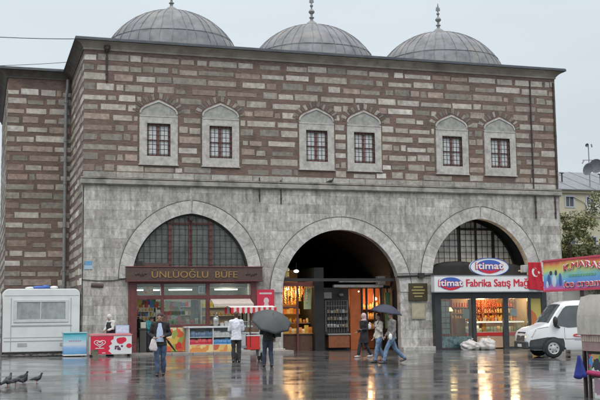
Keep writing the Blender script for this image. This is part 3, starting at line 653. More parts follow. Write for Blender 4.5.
# wares seen through the glass: shelves against the back wall, one per bay
warm = (1, .72, .42)
PROTO = {}
def cname(c):
    r, g, b = c; mx_, mn = max(c), min(c)
    if mx_ < .22: return 'dark blue' if b > r*1.3 else 'dark'
    if mx_-mn < .13: return 'white' if mn > .4 else 'grey'
    if b > r: return 'blue'
    if g > r: return 'green'
    return 'yellow' if g > r*.68 else 'orange' if g > r*.42 else 'brown' if mx_ < .5 and g > r*.3 else 'red'
def ware(kind, col, label, group, loc, sc=1., rz=0.):
    label = label.replace('{c}', cname(col)).replace('{k}', {'box_carton': 'carton'}.get(kind, kind))
    key = (kind, tuple(round(c, 3) for c in col)); M_ = mat('ware_%d' % (abs(hash(key)) % 99999) if False else 'ware_%s_%02d%02d%02d' % (kind, col[0]*99, col[1]*99, col[2]*99), col, rough=.4, var=.2, scale=12)
    if (kind, M_.name) not in PROTO:
        m = MB()
        if kind == 'jar': m.lathe((0, 0, 0), [(.05, 0), (.058, .02), (.058, .11), (.04, .135), (.045, .14), (.045, .165)], 10)
        elif kind == 'bottle': m.lathe((0, 0, 0), [(.035, 0), (.038, .02), (.038, .16), (.015, .21), (.015, .26), (.018, .262), (.018, .275)], 10)
        elif kind == 'packet': m.add([(-.075, -.03, 0), (.075, -.03, 0), (.075, .03, 0), (-.075, .03, 0), (-.07, -.04, .1), (.07, -.04, .1), (.07, .04, .1), (-.07, .04, .1), (-.075, -.006, .2), (.075, -.006, .2), (.075, .006, .2), (-.075, .006, .2)], [(0, 1, 5, 4), (1, 2, 6, 5), (2, 3, 7, 6), (3, 0, 4, 7), (4, 5, 9, 8), (5, 6, 10, 9), (6, 7, 11, 10), (7, 4, 8, 11), (8, 9, 10, 11), (0, 3, 2, 1)])
        elif kind == 'box_carton': m.box(-.08, .08, -.05, .05, 0, .17); m.box(-.03, .03, -.052, .052, .171, .175)
        elif kind == 'sausage_string':
            for i in range(7): m.ell((.012*math.sin(i*2), 0, -.06-.1*i), (.026, .026, .054), 8)
        me = m.mesh(kind); me.materials.append(M_)
        if kind in ('jar', 'bottle', 'sausage_string'): me.polygons.foreach_set('use_smooth', [True]*len(me.polygons)); me.set_sharp_from_angle(angle=.7)
        PROTO[(kind, M_.name)] = me
    o = link(bpy.data.objects.new(kind, PROTO[(kind, M_.name)])); o.location = (loc[0]+random.uniform(-.012, .012), loc[1]+random.uniform(-.03, .03), loc[2]); o.rotation_euler = (0, 0, rz+random.uniform(-.35, .35)); o.scale = (sc, sc, sc*random.uniform(.8, 1.25))
    return props(o, label, {'box_carton': 'carton', 'sausage_string': 'sausage string'}.get(kind, kind), group)
def shelf_unit(name, label, x0, x1, y, zs, zb, depth, m, back=True, top=None):
    t = thing(name, label, 'shelves', ((x0+x1)/2, y, zb)); top = top or zs[-1]+.35
    for xx in (x0, x1-.04): mb = MB(); mb.box(xx, xx+.04, y, y+depth, zb, top); part('upright', mb, m, t)
    for z in zs: mb = MB(); mb.box(x0+.041, x1-.041, y, y+depth, z-.03, z); part('shelf', mb, m, t)
    if back: mb = MB(); mb.box(x0+.041, x1-.041, y+depth-.02, y+depth-.001, zb, top); part('back_panel', mb, m, t)
    return t
pale_shelf = mat('pale_shelf', (.5, .47, .42), rough=.5)
shelf_unit('shelf_unit', 'pale shelves of bottles and packets on the back wall behind the left doorway', 2.5, 3.7, 3.0, [1.0, 1.45, 1.9], g5, .35, pale_shelf)
shelf_unit('shelf_unit', 'pale shelves of packets on the back wall seen through the serving window', 5.9, 7.9, 2.4, [1.25, 1.65, 2.05], g5, .35, pale_shelf)
for x0, n, y, zs in ((2.65, 6, 3.15, (1.0, 1.45, 1.9)), (6.05, 9, 2.55, (1.25, 1.65, 2.05))):
    for z in zs:
        k, c, l = random.choice([('bottle', (.10, .3, .12), 'green bottle'), ('packet', (.6, .5, .1), 'yellow packet'), ('packet', (.6, .1, .06), 'red packet'), ('jar', (.5, .3, .1), 'amber jar')])
        where = 'behind the left doorway' if x0 < 4 else 'seen through the serving window'
        hgt = {zs[0]: 'lowest', zs[1]: 'middle', zs[2]: 'top'}[z]
        for i in range(n): ware(k, c, '%s in the row on the %s shelf %s' % (l, hgt, where), 'wares on the oxblood shop shelves', (x0+i*.19, y, z), random.uniform(.9, 1.15))
shelf_unit('shelf_unit', 'pale shelves crowded with mixed packets on the back wall behind the picture window', 3.8, 5.8, 2.9, [.9, 1.3, 1.7, 2.1], g5, .35, pale_shelf, top=2.5)
CL = [(.6, .08, .05), (.6, .5, .1), (.08, .2, .45), (.55, .55, .5), (.1, .3, .12), (.6, .28, .06), (.2, .08, .05)]
for z, hgt in ((.9, 'lowest'), (1.3, 'second'), (1.7, 'third'), (2.1, 'top')):
    for i in range(11): ware(random.choice(['packet', 'box_carton', 'bottle', 'jar']), random.choice(CL), '{c} {k} among mixed goods on the %s crowded shelf behind the picture window' % hgt, 'mixed goods behind the picture window', (3.92+i*.175, 3.05, z), random.uniform(.9, 1.5))
for i in range(9): ware(random.choice(['packet', 'box_carton']), random.choice(CL), '{c} {k} hanging in the upper row just inside the left doorway', 'packs hanging inside the left doorway', (2.55+i*.115, .7+.1*(i % 3), 2.05+.12*(i % 2)), 1.2)
mb = MB(); mb.box(2.47, 3.5, .68, .98, 2.02, 2.045); mb.box(2.47, 3.5, .68, .98, 1.62, 1.645); solo('hanging_shelf', mb, pale_shelf, 'pale two-tier hanging shelf just inside the left doorway', 'shelf', (3.0, .8, 1.62))
for i in range(7): ware(random.choice(['bottle', 'jar']), random.choice(CL), '{c} {k} on the lower tier of the hanging shelf inside the left doorway', 'bottles inside the left doorway', (2.6+i*.13, .82, 1.65), 1.)
# white display fridge below the serving window with rows of drinks
DF = thing('drinks_fridge', 'low open drinks fridge with red and blue rows under the serving counter', 'drinks fridge', (5.55, -.75, GZ(5)))
mb = MB(); gz = GZ(5)+.01; mb.box(4.66, 6.9, -.86, -.19, gz, gz+.07); mb.box(4.66, 6.9, -.25, -.19, gz+.071, 1.09)
for xx in (4.66, 5.75, 6.86): mb.box(xx, xx+.04, -.86, -.251, gz+.071, 1.09)
for zz in (.33, .66): mb.box(4.701, 5.749, -.80, -.251, zz, zz+.025); mb.box(5.791, 6.859, -.80, -.251, zz, zz+.025)
mb.box(4.62, 6.94, -.90, -.17, 1.092, 1.16)
part('cabinet', mb, offwhite, DF, bevel=.006)
mb = MB(); mb.box(4.70, 5.75, -.885, -.862, gz+.02, .34); mb.box(5.79, 6.86, -.885, -.862, gz+.02, .34); part('front_panel', mb, drinkpic, DF, label='orange and yellow picture panel')
for z, cl in ((.355, [((.55, .05, .07), 'red', 'packet', 11), ((.08, .25, .5), 'blue', 'packet', 10)]), (.69, [((.12, .2, .3), 'dark blue', 'packet', 11), ((.5, .52, .5), 'white', 'packet', 10)])):
    for bi, (c, nme, k, n) in enumerate(cl):
        x0 = (4.78, 5.87)[bi]
        for i in range(n): ware(k, c, '%s drink pouch in the %s row, %s half of the drinks fridge' % (nme, 'lower' if z < .5 else 'upper', ('left', 'right')[bi]), 'drinks in the low fridge', (x0+i*.095, -.7, z), 1.1)
# small things on the counter
ct = thing('samovar', 'shiny metal urn on the counter at the left of the serving window', 'tea urn', (6.0, -.35, 1.175))
mb = MB(); mb.lathe((6.0, -.35, 1.175), [(.11, 0), (.11, .04), (.15, .1), (.16, .34), (.12, .4), (.05, .43), (.05, .5), (.07, .55), (.02, .6)], 16); part('urn_body', mb, chrome, ct, smooth=40)
mb = MB(); mb.tube([(6.0, -.5, 1.27), (6.0, -.58, 1.27), (6.0, -.58, 1.23)], .012, 6); part('tap', mb, chrome, ct)
for i in range(5): ware('box_carton', (.55, .55, .52), 'white carton in the row on the serving counter', 'cartons on the serving counter', (6.3+i*.19, -.3, 1.175), 1.)
GW = thing('glass_display_case', 'glass display case with pictures inside the left shop window', 'display case', (4.6, .25, g5))
mb = MB(); mb.box(3.72, 5.55, .15, .75, g5, 1.27); part('base', mb, pale_shelf, GW)
mb = MB(); mb.box(3.85, 4.55, .6, .62, 1.3, 2.3); part('picture_card', mb, picture('window_pictures', [(.45, .5, .42), (.5, .45, .12), (.5, .08, .06), (.42, .45, .4), (.1, .2, .1), (.42, .42, .38)], 3.5), GW)
mb = MB(); mb.box(5.0, 5.2, .4, .43, 1.28, 2.38); mb.tube([(5.25, .4, 2.38), (5.3, .42, 1.9), (5.2, .42, 1.3)], [.1, .13, .05], 8); part('curtain', mb, mat('grey_curtain', (.16, .17, .17), var=.3), GW)
for i in range(8): ware('packet', random.choice([(.55, .12, .08), (.5, .5, .4), (.2, .35, .12)]), '{c} packet in the row inside the left shop picture window', 'packets in the left shop window', (3.85+i*.2, .35, 1.275), 1.1)
# hanging signs inside transom
mb = MB(); mb.box(2.75, 3.2, .05, .08, 2.66, 2.98); solo('small_sign', mb, picture('transom_sign', [(.65, .08, .04), (.7, .4, .1), (.6, .5, .4)], 9), 'small red and orange picture sign hanging in the glass over the left doorway', 'sign', (2.97, .06, 2.66))
mb = MB(); mb.box(5.28, 5.62, .0, .02, 2.66, 3.0); mb.box(5.31, 5.44, -.012, -.001, 2.7, 2.96, 1); mb.box(5.47, 5.59, -.012, -.001, 2.7, 2.96, 1); solo('notice', mb, [white, mat('grey_print', (.35, .37, .38))], 'white notice card in the glass over the shop window with pictures', 'notice', (5.45, 0, 2.66))
def tube_light(loc, ln, label, power, axis='x', col=(.9, .97, 1)):
    t = thing('tube_light', label, 'light', loc); mb = MB(); x, y, z = loc
    d = (ln/2, 0, 0) if axis == 'x' else (0, ln/2, 0); mb.tube([(x-d[0], y-d[1], z), (x+d[0], y+d[1], z)], .02, 8)
    part('tube', mb, mat('lit_tube', (1, .97, .92), emit=6), t)
    mb = MB(); mb.box(x-d[0]-.03, x+d[0]+.03, y-d[1]-.04, y+d[1]+.04, z+.025, z+.06); part('housing', mb, white, t); lamp('l', t, (x, y, z-.1), power, col, .15)
tube_light((3.2, 1.6, 2.86), 1.1, 'lit tube light on the ceiling behind the left doorway', 26)
tube_light((6.8, 1.0, 2.86), 1.1, 'lit tube light on the ceiling behind the serving window', 55, col=(1, .86, .66))
tube_light((4.7, 1.4, 2.86), 1.1, 'lit tube light on the ceiling behind the picture window', 22)
# sign board over the shop
SG = thing('shop_sign', 'long dark wood shop sign with gold carved capitals over the left shop', 'shop sign', (5.07, -.3, 3.22))
mb = MB(); mb.box(1.93, 8.21, -.42, -.06, 3.24, 3.83); part('board', mb, darkwood, SG, bevel=.01)
mb = MB(); mb.box(1.90, 8.24, -.45, -.07, 3.832, 3.88); mb.box(1.90, 8.24, -.45, -.07, 3.19, 3.237); part('moulding', mb, redwood, SG, bevel=.01)
mb = text_mb('ÜNLÜOĞLU  BÜFE', (3.05, -.421, 3.36), *XZ, 3.95, .40, .03, .012); part('lettering', mb, gold, SG)
orn = MB()
for x in (2.35, 7.45):
    for i in range(5): orn.ell((x+i*.11, -.425, 3.52+.03*math.sin(i*2)), (.06, .02, .10-.02*abs(i-2)), 10)
part('carved_ornament', orn, mat('carved_wood', (.05, .03, .026), var=.3, scale=10), SG, smooth=60)

# poster and small signs on the masonry
PO = thing('poster', 'red poster with a white figure on the pillar between the left and middle arches', 'poster', (8.4, -.14, 1.8))
mb = MB(); mb.box(8.0, 8.84, -.15, -.125, 1.80, 2.82); part('sheet', mb, mat('poster_red', (.58, .03, .07), rough=.4), PO)
mb = MB(); mb.ell((8.45, -.152, 2.3), (.13, .006, .15), 12); mb.prism([(-.18, 0), (.18, 0), (.08, .28), (-.08, .28)], lambda a, b, t: (8.45+a, t, 1.92+b), -.158, -.150); mb.box(8.12, 8.72, -.155, -.150, 2.6, 2.68)
part('print', mb, mat('pale_print', (.62, .5, .5)), PO)
BS = thing('number_plate_sign', 'small blue and white street plates on the ashlar beside the left corner', 'sign', (.3, -.02, 3.8))
mb = MB(); mb.box(.14, .44, -.03, -.002, 3.95, 4.12); part('plate', mb, mat('enamel_blue', (.12, .33, .55)), BS)
mb = MB(); mb.box(.10, .47, -.03, -.002, 3.76, 3.94); part('plate', mb, mat('enamel_pale', (.35, .5, .6)), BS)
for z in (3.05, ): 
    mb = MB(); mb.tube([(.42, -.005, z), (.95, -.005, z-.02)], (.10), 8); solo('wall_slot', mb, mat('rusty_slot', (.10, .075, .07), rough=.9), 'dark rounded slot in the ashlar left of the sign with gold capitals', 'wall slot', (.7, 0, z-.1))
PL = thing('plaque', 'dark bronze plaque with golden lines, upper of two on the right pillar', 'plaque', (16.15, -.1, 2.2))
mb = MB(); mb.box(15.68, 16.66, -.10, -.002, 2.24, 3.10); part('plate', mb, mat('bronze', (.07, .055, .03), rough=.4, metal=.4), PL, bevel=.01)
mb = MB()
for i in range(4):
    w_ = (.5, .7, .6, .42)[i]; mb.box(16.17-w_/2, 16.17+w_/2, -.106, -.101, 2.88-.15*i, 2.94-.15*i)
part('inscription', mb, mat('brass_lines', (.40, .32, .12), rough=.4, metal=.3), PL)
mb = MB(); mb.box(15.82, 16.56, -.06, -.002, 1.36, 2.13); mb.box(15.88, 16.50, -.066, -.061, 1.42, 2.07, 1); solo('plaque', mb, [mat('cream_board', (.36, .32, .22), var=.15), mat('cream_board_face', (.42, .38, .27), var=.2)], 'cream stone plaque, lower of two on the right pillar', 'plaque', (16.2, -.03, 1.36), bevel=.006)

# ------------------------------------------------------------------ shop front under the right arch
gR = GZ(20)
F2 = thing('grocery_shop', 'dark framed shop with glazed bays under the right arch', 'shop', (20, -.3, gR))
dk = mat('anthracite_frame', (.035, .038, .042), rough=.35, var=.2)
mb = MB(); y0, y1 = -.38, -.24
for x0, x1 in ((16.93, 17.24), (18.93, 19.12), (20.61, 20.90), (22.01, 22.17), (22.78, 23.08)): mb.box(x0, x1, y0, y1, gR-.1, 2.64)
for x0, x1 in ((17.242, 18.928), (19.122, 20.608), (20.902, 22.008), (22.172, 22.778)): mb.box(x0, x1, y0+.01, y1-.01, 2.32, 2.64)
for x0, x1 in ((17.242, 18.928), (20.902, 22.008), (22.172, 22.778)): mb.box(x0, x1, y0+.01, y1-.01, gR-.1, gR+.11)
mb.box(16.93, 17.0, -.238, .3, gR-.1, 2.64); mb.box(23.0, 23.08, -.238, .3, gR-.1, 2.64)
part('frame', mb, dk, F2, bevel=.005)
for x0, x1 in ((17.245, 18.925), (20.905, 22.005)): mb = MB(); mb.box(x0, x1, -.315, -.303, gR+.115, 2.315); part('glass_pane', mb, plate, F2)
mb = MB(); mb.box(17.25, 18.92, -.29, -.27, gR+.12, .48); part('picture_panel', mb, picture('blue_pattern', [(.30, .52, .6), (.08, .2, .3), (.5, .6, .62), (.12, .35, .45), (.4, .55, .6)], 9), F2, label='pale blue patterned panel low in the left bay')
mb = MB(); mb.box(22.175, 22.775, -.32, -.30, gR+.115, 2.315); part('picture_panel', mb, picture('green_amber', [(.20, .28, .18), (.5, .42, .12), (.28, .36, .2), (.5, .16, .05)], 1.6), F2, label='green and amber narrow panel at the right end')
mb = MB(); mb.box(19.14, 19.2, -.236, .55, gR, 2.3); part('open_door', mb, dk, F2)
paper = mat('posted_paper', (.42, .46, .42), rough=.6, var=.1)
for i in range(2):
    for j in range(6): mb = MB(); mb.box(17.3+i*.22, 17.49+i*.22, -.298, -.294, .62+j*.27, .85+j*.27); part('posted_sheet', mb, paper, F2)
mb = MB(); mb.box(18.45, 18.78, -.298, -.293, 1.35, 1.8); part('posted_sheet', mb, paper, F2)
mb = MB(); mb.box(21.05, 21.42, -.298, -.293, 1.45, 1.8); part('posted_sheet', mb, mat('white_paper', (.6, .6, .6)), F2)
# inside: counter, shelves, strings
CC = thing('display_counter', 'long lit glass counter with a red band inside the right shop', 'counter', (20.3, .9, gR+.05))
mb = MB(); mb.box(19.2, 22.6, .9, 1.6, gR+.05, .45); part('base', mb, mat('pale_counter_front', (.55, .45, .38)), CC)
mb = MB(); mb.box(19.18, 22.62, .88, 1.61, .455, .62); part('band', mb, red, CC)
mb = MB(); mb.box(19.2, 22.6, .9, 1.6, .622, .66); mb.box(19.2, 22.6, 1.0, 1.6, 1.16, 1.2); part('shelf', mb, mat('steel_tray', (.5, .5, .48), rough=.35), CC)
mb = MB(); mb.box(19.2, 22.6, .9, .91, .665, 1.15); part('glass_front', mb, plate, CC)
for i in range(16): ware(['packet', 'jar', 'box_carton'][i % 3], [(.55, .5, .35), (.6, .3, .1), (.35, .45, .2), (.6, .55, .45)][i % 4], '{c} {k} standing in the row inside the lit glass counter', 'food in the lit glass counter', (19.35+i*.2, 1.2, .665), 1.3)
for i in range(14): ware(['jar', 'box_carton'][i % 2], [(.6, .42, .12), (.6, .2, .06), (.55, .5, .4)][i % 3], '{c} {k} in the row on top of the lit glass counter', 'wares on top of the lit glass counter', (19.35+i*.22, 1.35, 1.205), 1.)
mb = MB(); mb.box(19.15, 20.75, .35, .38, 2.3, 2.33); mb.box(19.15, 20.75, .75, .78, 2.3, 2.33); solo('hanging_rail', mb, chrome, 'pair of steel rails for sausage strings inside the open right doorway', 'rail', (19.9, .5, 2.3))
for r_ in range(2):
    for i in range(13): ware('sausage_string', [(.42, .05, .025), (.5, .12, .04), (.36, .04, .03)][i % 3], '{c} string of sausages in the %s row hanging in the right shop doorway' % ('front' if r_ == 0 else 'back'), 'sausage strings hanging in the right shop', (19.22+i*.118, .365+.4*r_, 2.3-random.uniform(0, .04)), random.uniform(.85, 1.25))
wsh = mat('warm_wood_shelf', (.33, .18, .08), rough=.5)
shelf_unit('shelf_unit', 'warm wooden shelves of jars behind the right window of the right shop', 20.95, 22.8, 2.4, [1.3, 1.62, 1.94], gR, .35, wsh, top=2.4)
shelf_unit('shelf_unit', 'warm wooden shelves of jars behind the open doorway of the right shop', 19.1, 20.93, 2.4, [1.3, 1.62, 1.94], gR, .35, wsh, top=2.4)
for u, xx in (('open doorway', 19.2), ('right window', 21.1)):
    for z, hgt in ((1.3, 'lowest'), (1.62, 'middle'), (1.94, 'top')):
        c = random.choice([(.6, .35, .08), (.55, .15, .05), (.6, .5, .25), (.45, .3, .15)])
        for i in range(11): ware('jar', c, '{c} jar in the row on the %s shelf inside the %s, right shop' % (hgt, u), 'jars on the right shop shelves', (xx+i*.155, 2.52, z), 1.2)
ST = thing('floor_shelf', 'small wooden stand inside the left window of the right shop', 'stand', (18.5, .4, gR))
mb = MB(); mb.box(18.1, 18.85, .3, .7, gR, .55); mb.box(18.35, 18.85, .301, .69, .552, 1.35); part('cabinet', mb, wsh, ST)
mb = MB(); mb.box(17.3, 18.1, .25, .6, .45, .5); part('ledge', mb, wsh, ST)
for i in range(6): ware('jar', (.35, .08, .05), 'dark red jar on the ledge inside the left window of the right shop', 'jars in the left window of the right shop', (17.38+i*.125, .4, .505), 1.1)
WL = thing('wall_lamp', 'glowing yellow shaded lamp inside the left window of the right shop', 'lamp', (18.05, .35, 1.35))
mb = MB(); mb.lathe((18.05, .35, 1.72), [(.14, 0), (.15, .03), (.07, .17), (.02, .19)], 14); part('lamp_shade', mb, mat('lit_shade', (1., .72, .32), emit=2.2), WL, smooth=40)
mb = MB(); mb.tube([(18.05, .35, .55), (18.05, .35, 1.74)], .012, 6); part('stem', mb, iron, WL); lamp('l', WL, (18.05, .1, 1.7), 7, (1, .7, .35), .06)
mb = MB(); mb.box(18.15, 18.6, 1.2, 1.22, 1.7, 2.3); solo('hanging_banner', mb, mat('dark_red_cloth', (.22, .03, .04)), 'dark red banner hanging inside the left window of the right shop', 'banner', (18.4, 1.2, 1.7))
for x, y, p_ in ((19.9, .1, 55), (21.4, .1, 60), (20.6, 1.9, 60), (22.3, 1.6, 20)):
    t = thing('ceiling_lamp', 'lit bulb on the ceiling of the right shop, at %s' % {19.9: 'the front over the open doorway', 21.4: 'the front over the right window', 20.6: 'the back over the glass counter', 22.3: 'the far right corner'}[x], 'lamp', (x, y, 2.5))
    mb = MB(); mb.ell((x, y, 2.5), (.05, .05, .06), 10); part('bulb', mb, mat('lit_bulb', (1, .8, .5), emit=5), t); mb = MB(); mb.tube([(x, y, 2.56), (x, y, 2.62)], .015, 6); part('holder', mb, iron, t); lamp('l', t, (x, y, 2.38), p_, (1, .66, .34), .07)
lamp('l', CC, (20.0, .98, 1.1), 8, (1, .85, .6), .05); lamp('l', CC, (21.5, .98, 1.1), 8, (1, .85, .6), .05)
mb = MB(); mb.tube([(19.3, .95, 1.135), (22.5, .95, 1.135)], .012, 6); part('tube_lamp', mb, mat('lit_counter_tube', (1, .9, .7), emit=5), CC)
# sign box + oval
SB = thing('shop_sign', 'long white box sign with red lettering over the right shop', 'shop sign', (19.8, -.6, 2.65))
zb = lambda x: 2.655+.0*x
mb = MB(); mb.box(16.72, 22.86, -.80, -.40, 2.66, 3.42); part('sign_box', mb, mat('sign_white', (.74, .75, .76), rough=.3, var=.04), SB, bevel=.012)
mb = MB(); mb.box(16.70, 22.88, -.815, -.39, 3.422, 3.46); mb.box(16.70, 22.88, -.815, -.39, 2.62, 2.657); part('trim_strip', mb, mat('grey_trim', (.25, .26, .28)), SB)
rl = mat('sign_red', (.62, .02, .05), rough=.35, var=.04); bl = mat('sign_blue', (.05, .12, .45), rough=.35, var=.04)
mb = text_mb('Fabrika Satış Mağazası', (18.42, -.803, 2.80), *XZ, 4.3, .50, .02, .016); part('lettering', mb, rl, SB)
def logo(cx, y, cz, w_, h_, par):
    mb = MB(); n = 36; mb.prism([(w_*.5*math.cos(2*PI*i/n), h_*.5*math.sin(2*PI*i/n)) for i in range(n)], lambda a, b, t: (cx+a, t, cz+b), y-.006, y); part('blue_ellipse', mb, bl, par)
    mb = MB(); top = [(-w_*.42+w_*.84*i/16, -h_*.20-h_*.10*math.sin(PI*i/16)) for i in range(17)]; bot = [(-w_*.42+w_*.84*i/16, -h_*.22-h_*.30*math.sin(PI*i/16)) for i in range(17)]
    mb.prism(top+bot[::-1], lambda a, b, t: (cx+a, t, cz+b), y-.012, y-.007); part('red_swoosh', mb, rl, par)
    mb = text_mb('itimat', (cx-w_*.52, y-.0135, cz-h_*.21), *XZ, w_*1.04, h_*.50, .006, .05); part('lettering_outline', mb, rl, par)
    mb = text_mb('itimat', (cx-w_*.5, y-.021, cz-h_*.18), *XZ, w_*1.0, h_*.44, .006, .03); part('lettering', mb, white, par)
logo(17.58, -.805, 3.05, 1.25, .62, SB)
OV = thing('oval_sign', 'white oval sign with blue and red logo standing on the long white box sign', 'shop sign', (19.75, -.55, 3.4))
mb = MB(); n = 48; mb.prism([(1.06*math.cos(2*PI*i/n), .44*math.sin(2*PI*i/n)) for i in range(n)], lambda a, b, t: (19.76+a, t, 3.87+b), -.72, -.55); part('panel', mb, MATS['sign_white'], OV, bevel=.01)
mb = MB(); mb.tube([(19.76+1.06*math.cos(2*PI*i/n), -.725, 3.87+.44*math.sin(2*PI*i/n)) for i in range(n+1)], .018, 6, cap=False); part('rim', mb, bl, OV)
logo(19.74, -.725, 3.89, 1.45, .66, OV)
mb = MB(); [mb.box(x-.02, x+.02, -.6, -.02, 3.5, 3.54) for x in (19.3, 20.2)]; part('bracket', mb, iron, OV)
mb = MB(); mb.box(21.7, 22.2, -.62, -.3, 3.62, 3.98); mb.box(21.9, 22.0, -.3, .3, 3.7, 3.76); solo('floodlight', mb, offwhite, 'small white box light beside the flag over the long white sign', 'light box', (21.9, -.4, 3.6), bevel=.012)
# Turkish flag
FL = thing('flag', 'red flag with white crescent and star at the end of the long white sign', 'flag', (22.3, -.9, 2.7))
def fy(u, z): return -.86-.03*math.sin(u*13+z*2)-.02*math.sin(u*5)
def fxz(u, v):   # u 0..1 across, v 0..1 down ; slanted drape
    return (21.80+u*.74+.14*v*(u*1.0), 4.10-v*(1.32+.10*u))
mb = MB(); nu, nv = 18, 24
for i in range(nu):
    for j in range(nv):
        q = []
        for a, b in ((i, j), (i+1, j), (i+1, j+1), (i, j+1)): X, Z = fxz(a/nu, b/nv); q.append((X, fy(a/nu, Z), Z))
        mb.quad(*q)
o = part('cloth', mb, mat('flag_red', (.55, .015, .035), rough=.7, var=.1), FL, smooth=80); sm = o.modifiers.new('thick', 'SOLIDIFY'); sm.thickness = .004
mb = MB(); cu_, cv_, R_, r_ = .5, .36, .17, .135; C_ = []; n = 30
def fp(u, v): X, Z = fxz(u, v); return (X, fy(u, Z)-.006, Z)
a0 = .62
out = [(cu_+R_*1.7*math.cos(t)*.75, cv_+R_*math.sin(t)) for t in [PI/2*0+a0+(2*PI-2*a0)*i/n for i in range(n+1)]]
inn = [(cu_+.075+r_*1.7*math.cos(t)*.75, cv_+r_*math.sin(t)) for t in [a0*.9+(2*PI-1.8*a0)*i/n for i in range(n+1)]]
for i in range(n): mb.add([fp(*out[i]), fp(*out[i+1]), fp(*inn[i+1]), fp(*inn[i])], [(0, 1, 2, 3)])
st_ = [fp(.80+(.10 if i % 2 == 0 else .04)*math.cos(2*PI*i/10), .36+(.075 if i % 2 == 0 else .03)*math.sin(2*PI*i/10)) for i in range(10)]
mb.add(st_, [tuple(range(10))]); part('emblem', mb, white, FL)

# ------------------------------------------------------------------ inside the passage
g2 = GZ(12)
mb = MB(); mb.box(9.0, 15.6, .42, .56, 3.22, 3.36); solo('cross_beam', mb, iron, 'dark iron beam across the middle arch at springing height', 'beam', (12.3, .5, 3.2))
mb = MB(); mb.box(12.6, 15.0, 1.3, 1.5, 3.2, 3.34); mb.box(12.3, 14.9, 1.28, 1.52, 2.95, 3.08); mb.box(14.6, 15.0, 1.26, 1.55, 3.1, 3.5)
solo('cable_duct', mb, mat('dusty_duct', (.24, .24, .23), var=.3), 'pale grey cable duct below the beam on the right of the passage', 'cable duct', (13.7, 1.4, 2.95))
LS = thing('spice_stall', 'brightly lit spice stall with red frame on the left of the passage', 'stall', (10.2, 1.0, g2))
lx0, lx1 = 9.42, 11.12
mb = MB()
for xx in (lx0, 10.28): mb.box(xx, xx+.10, 1.0, 1.1, g2, 3.2)
mb.box(lx0+.101, 10.279, 1.0, 1.1, 3.0, 3.2); mb.box(10.381, lx1, 1.0, 1.1, 3.0, 3.2); mb.box(lx0+.101, 10.279, 1.0, 1.1, 1.95, 2.03)
part('frame', mb, redwood, LS, bevel=.006)
mb = MB(); mb.quad((lx0-.3, 3.6, g2), (lx1+.5, 3.6, g2), (lx1+.5, 3.6, 3.9), (lx0-.3, 3.6, 3.9)); 
part('wall_panel', mb, mat('ochre_wall', (.55, .30, .07), rough=.6, var=.3, scale=2), LS)
mb = MB(); mb.box(lx1+.02, lx1+.5, .85, 3.7, g2, 3.9); mb.box(lx0-.3, lx1, 1.0, 3.7, 3.3, 3.36); part('side_panel', mb, MATS['dark_interior'], LS)
mb = MB(); mb.box(10.75, 11.1, 1.3, 1.34, 1.9, 2.9); part('notice', mb, mat('pale_green_paper', (.42, .5, .3)), LS)
for z, dp in ((.75, 1.1), (1.25, 1.5), (1.7, 2.0), (2.15, 2.4), (2.6, 2.6)):
    mb = MB(); mb.box(lx0+.12, lx1-.35 if z > 1.3 else lx1, dp+.02, dp+.42, z-.04, z); part('shelf', mb, wsh, LS)
mb = MB(); mb.box(lx0+.15, lx1, 1.2, 1.5, g2, .70); part('base', mb, mat('dark_wood_base', (.10, .05, .03), var=.3), LS)
for z, dp, hgt in ((.75, 1.1, 'lowest'), (1.25, 1.5, 'second'), (1.7, 2.0, 'third'), (2.15, 2.4, 'fourth'), (2.6, 2.6, 'top')):
    k, c = random.choice(['jar', 'packet', 'box_carton']), [(.65, .38, .06), (.6, .2, .04), (.65, .5, .2)]
    n = 9 if z < 1.3 else 7
    for i in range(n): ware(k, c[(i+int(z*3)) % 3], '{c} {k} in the row on the %s shelf of the spice stall' % hgt, 'packs on the spice stall shelves', (lx0+.25+i*.17, dp+.2, z), random.uniform(1.1, 1.6))
for x, y, z, p_ in ((10.25, .9, 3.72, 9), (10.0, 1.6, 2.9, 60), (10.7, 2.2, 2.9, 45)):
    t = thing('hanging_lamp', 'glowing %s lamp of the spice stall' % ('white spot' if z > 3.5 else 'left hanging' if x < 10.2 else 'right hanging'), 'lamp', (x, y, z))
    mb = MB(); mb.ell((x, y, z), (.13, .07, .07) if z > 3.5 else (.07, .07, .08), 12); part('bulb', mb, mat('lit_white_bulb', (.95, 1, 1), emit=5) if z > 3.5 else MATS['lit_bulb'], t, smooth=60)
    mb = MB(); mb.tube([(x, y, z+.07), (x, y, z+.4)], .012, 6); part('cord', mb, iron, t); lamp('l', t, (x, y-.12, z-.15), p_, (1, .62, .26), .08)
for r_ in range(3):
    for i in range(9): ware('sausage_string', [(.6, .36, .08), (.6, .16, .05), (.55, .5, .3)][(i+r_) % 3], '{c} string of dried goods hanging in the %s row of the spice stall' % ('front', 'middle', 'back')[r_], 'dried goods hanging in the spice stall', (9.55+i*.17+.03*r_, 1.25+.5*r_, 3.25-random.uniform(0, .3)), random.uniform(.8, 1.3))
mb = MB(); mb.box(9.5, 9.9, .95, 1.1, 3.4, 3.75); mb.ell((9.75, .95, 3.8), (.18, .08, .12)); solo('toy_bundle', mb, picture('bundle_print', [(.5, .5, .4), (.05, .06, .12), (.4, .35, .1)], 9), 'bundle of pale packets hanging in the top left of the middle arch', 'bundle', (9.7, 1, 3.4), smooth=50)
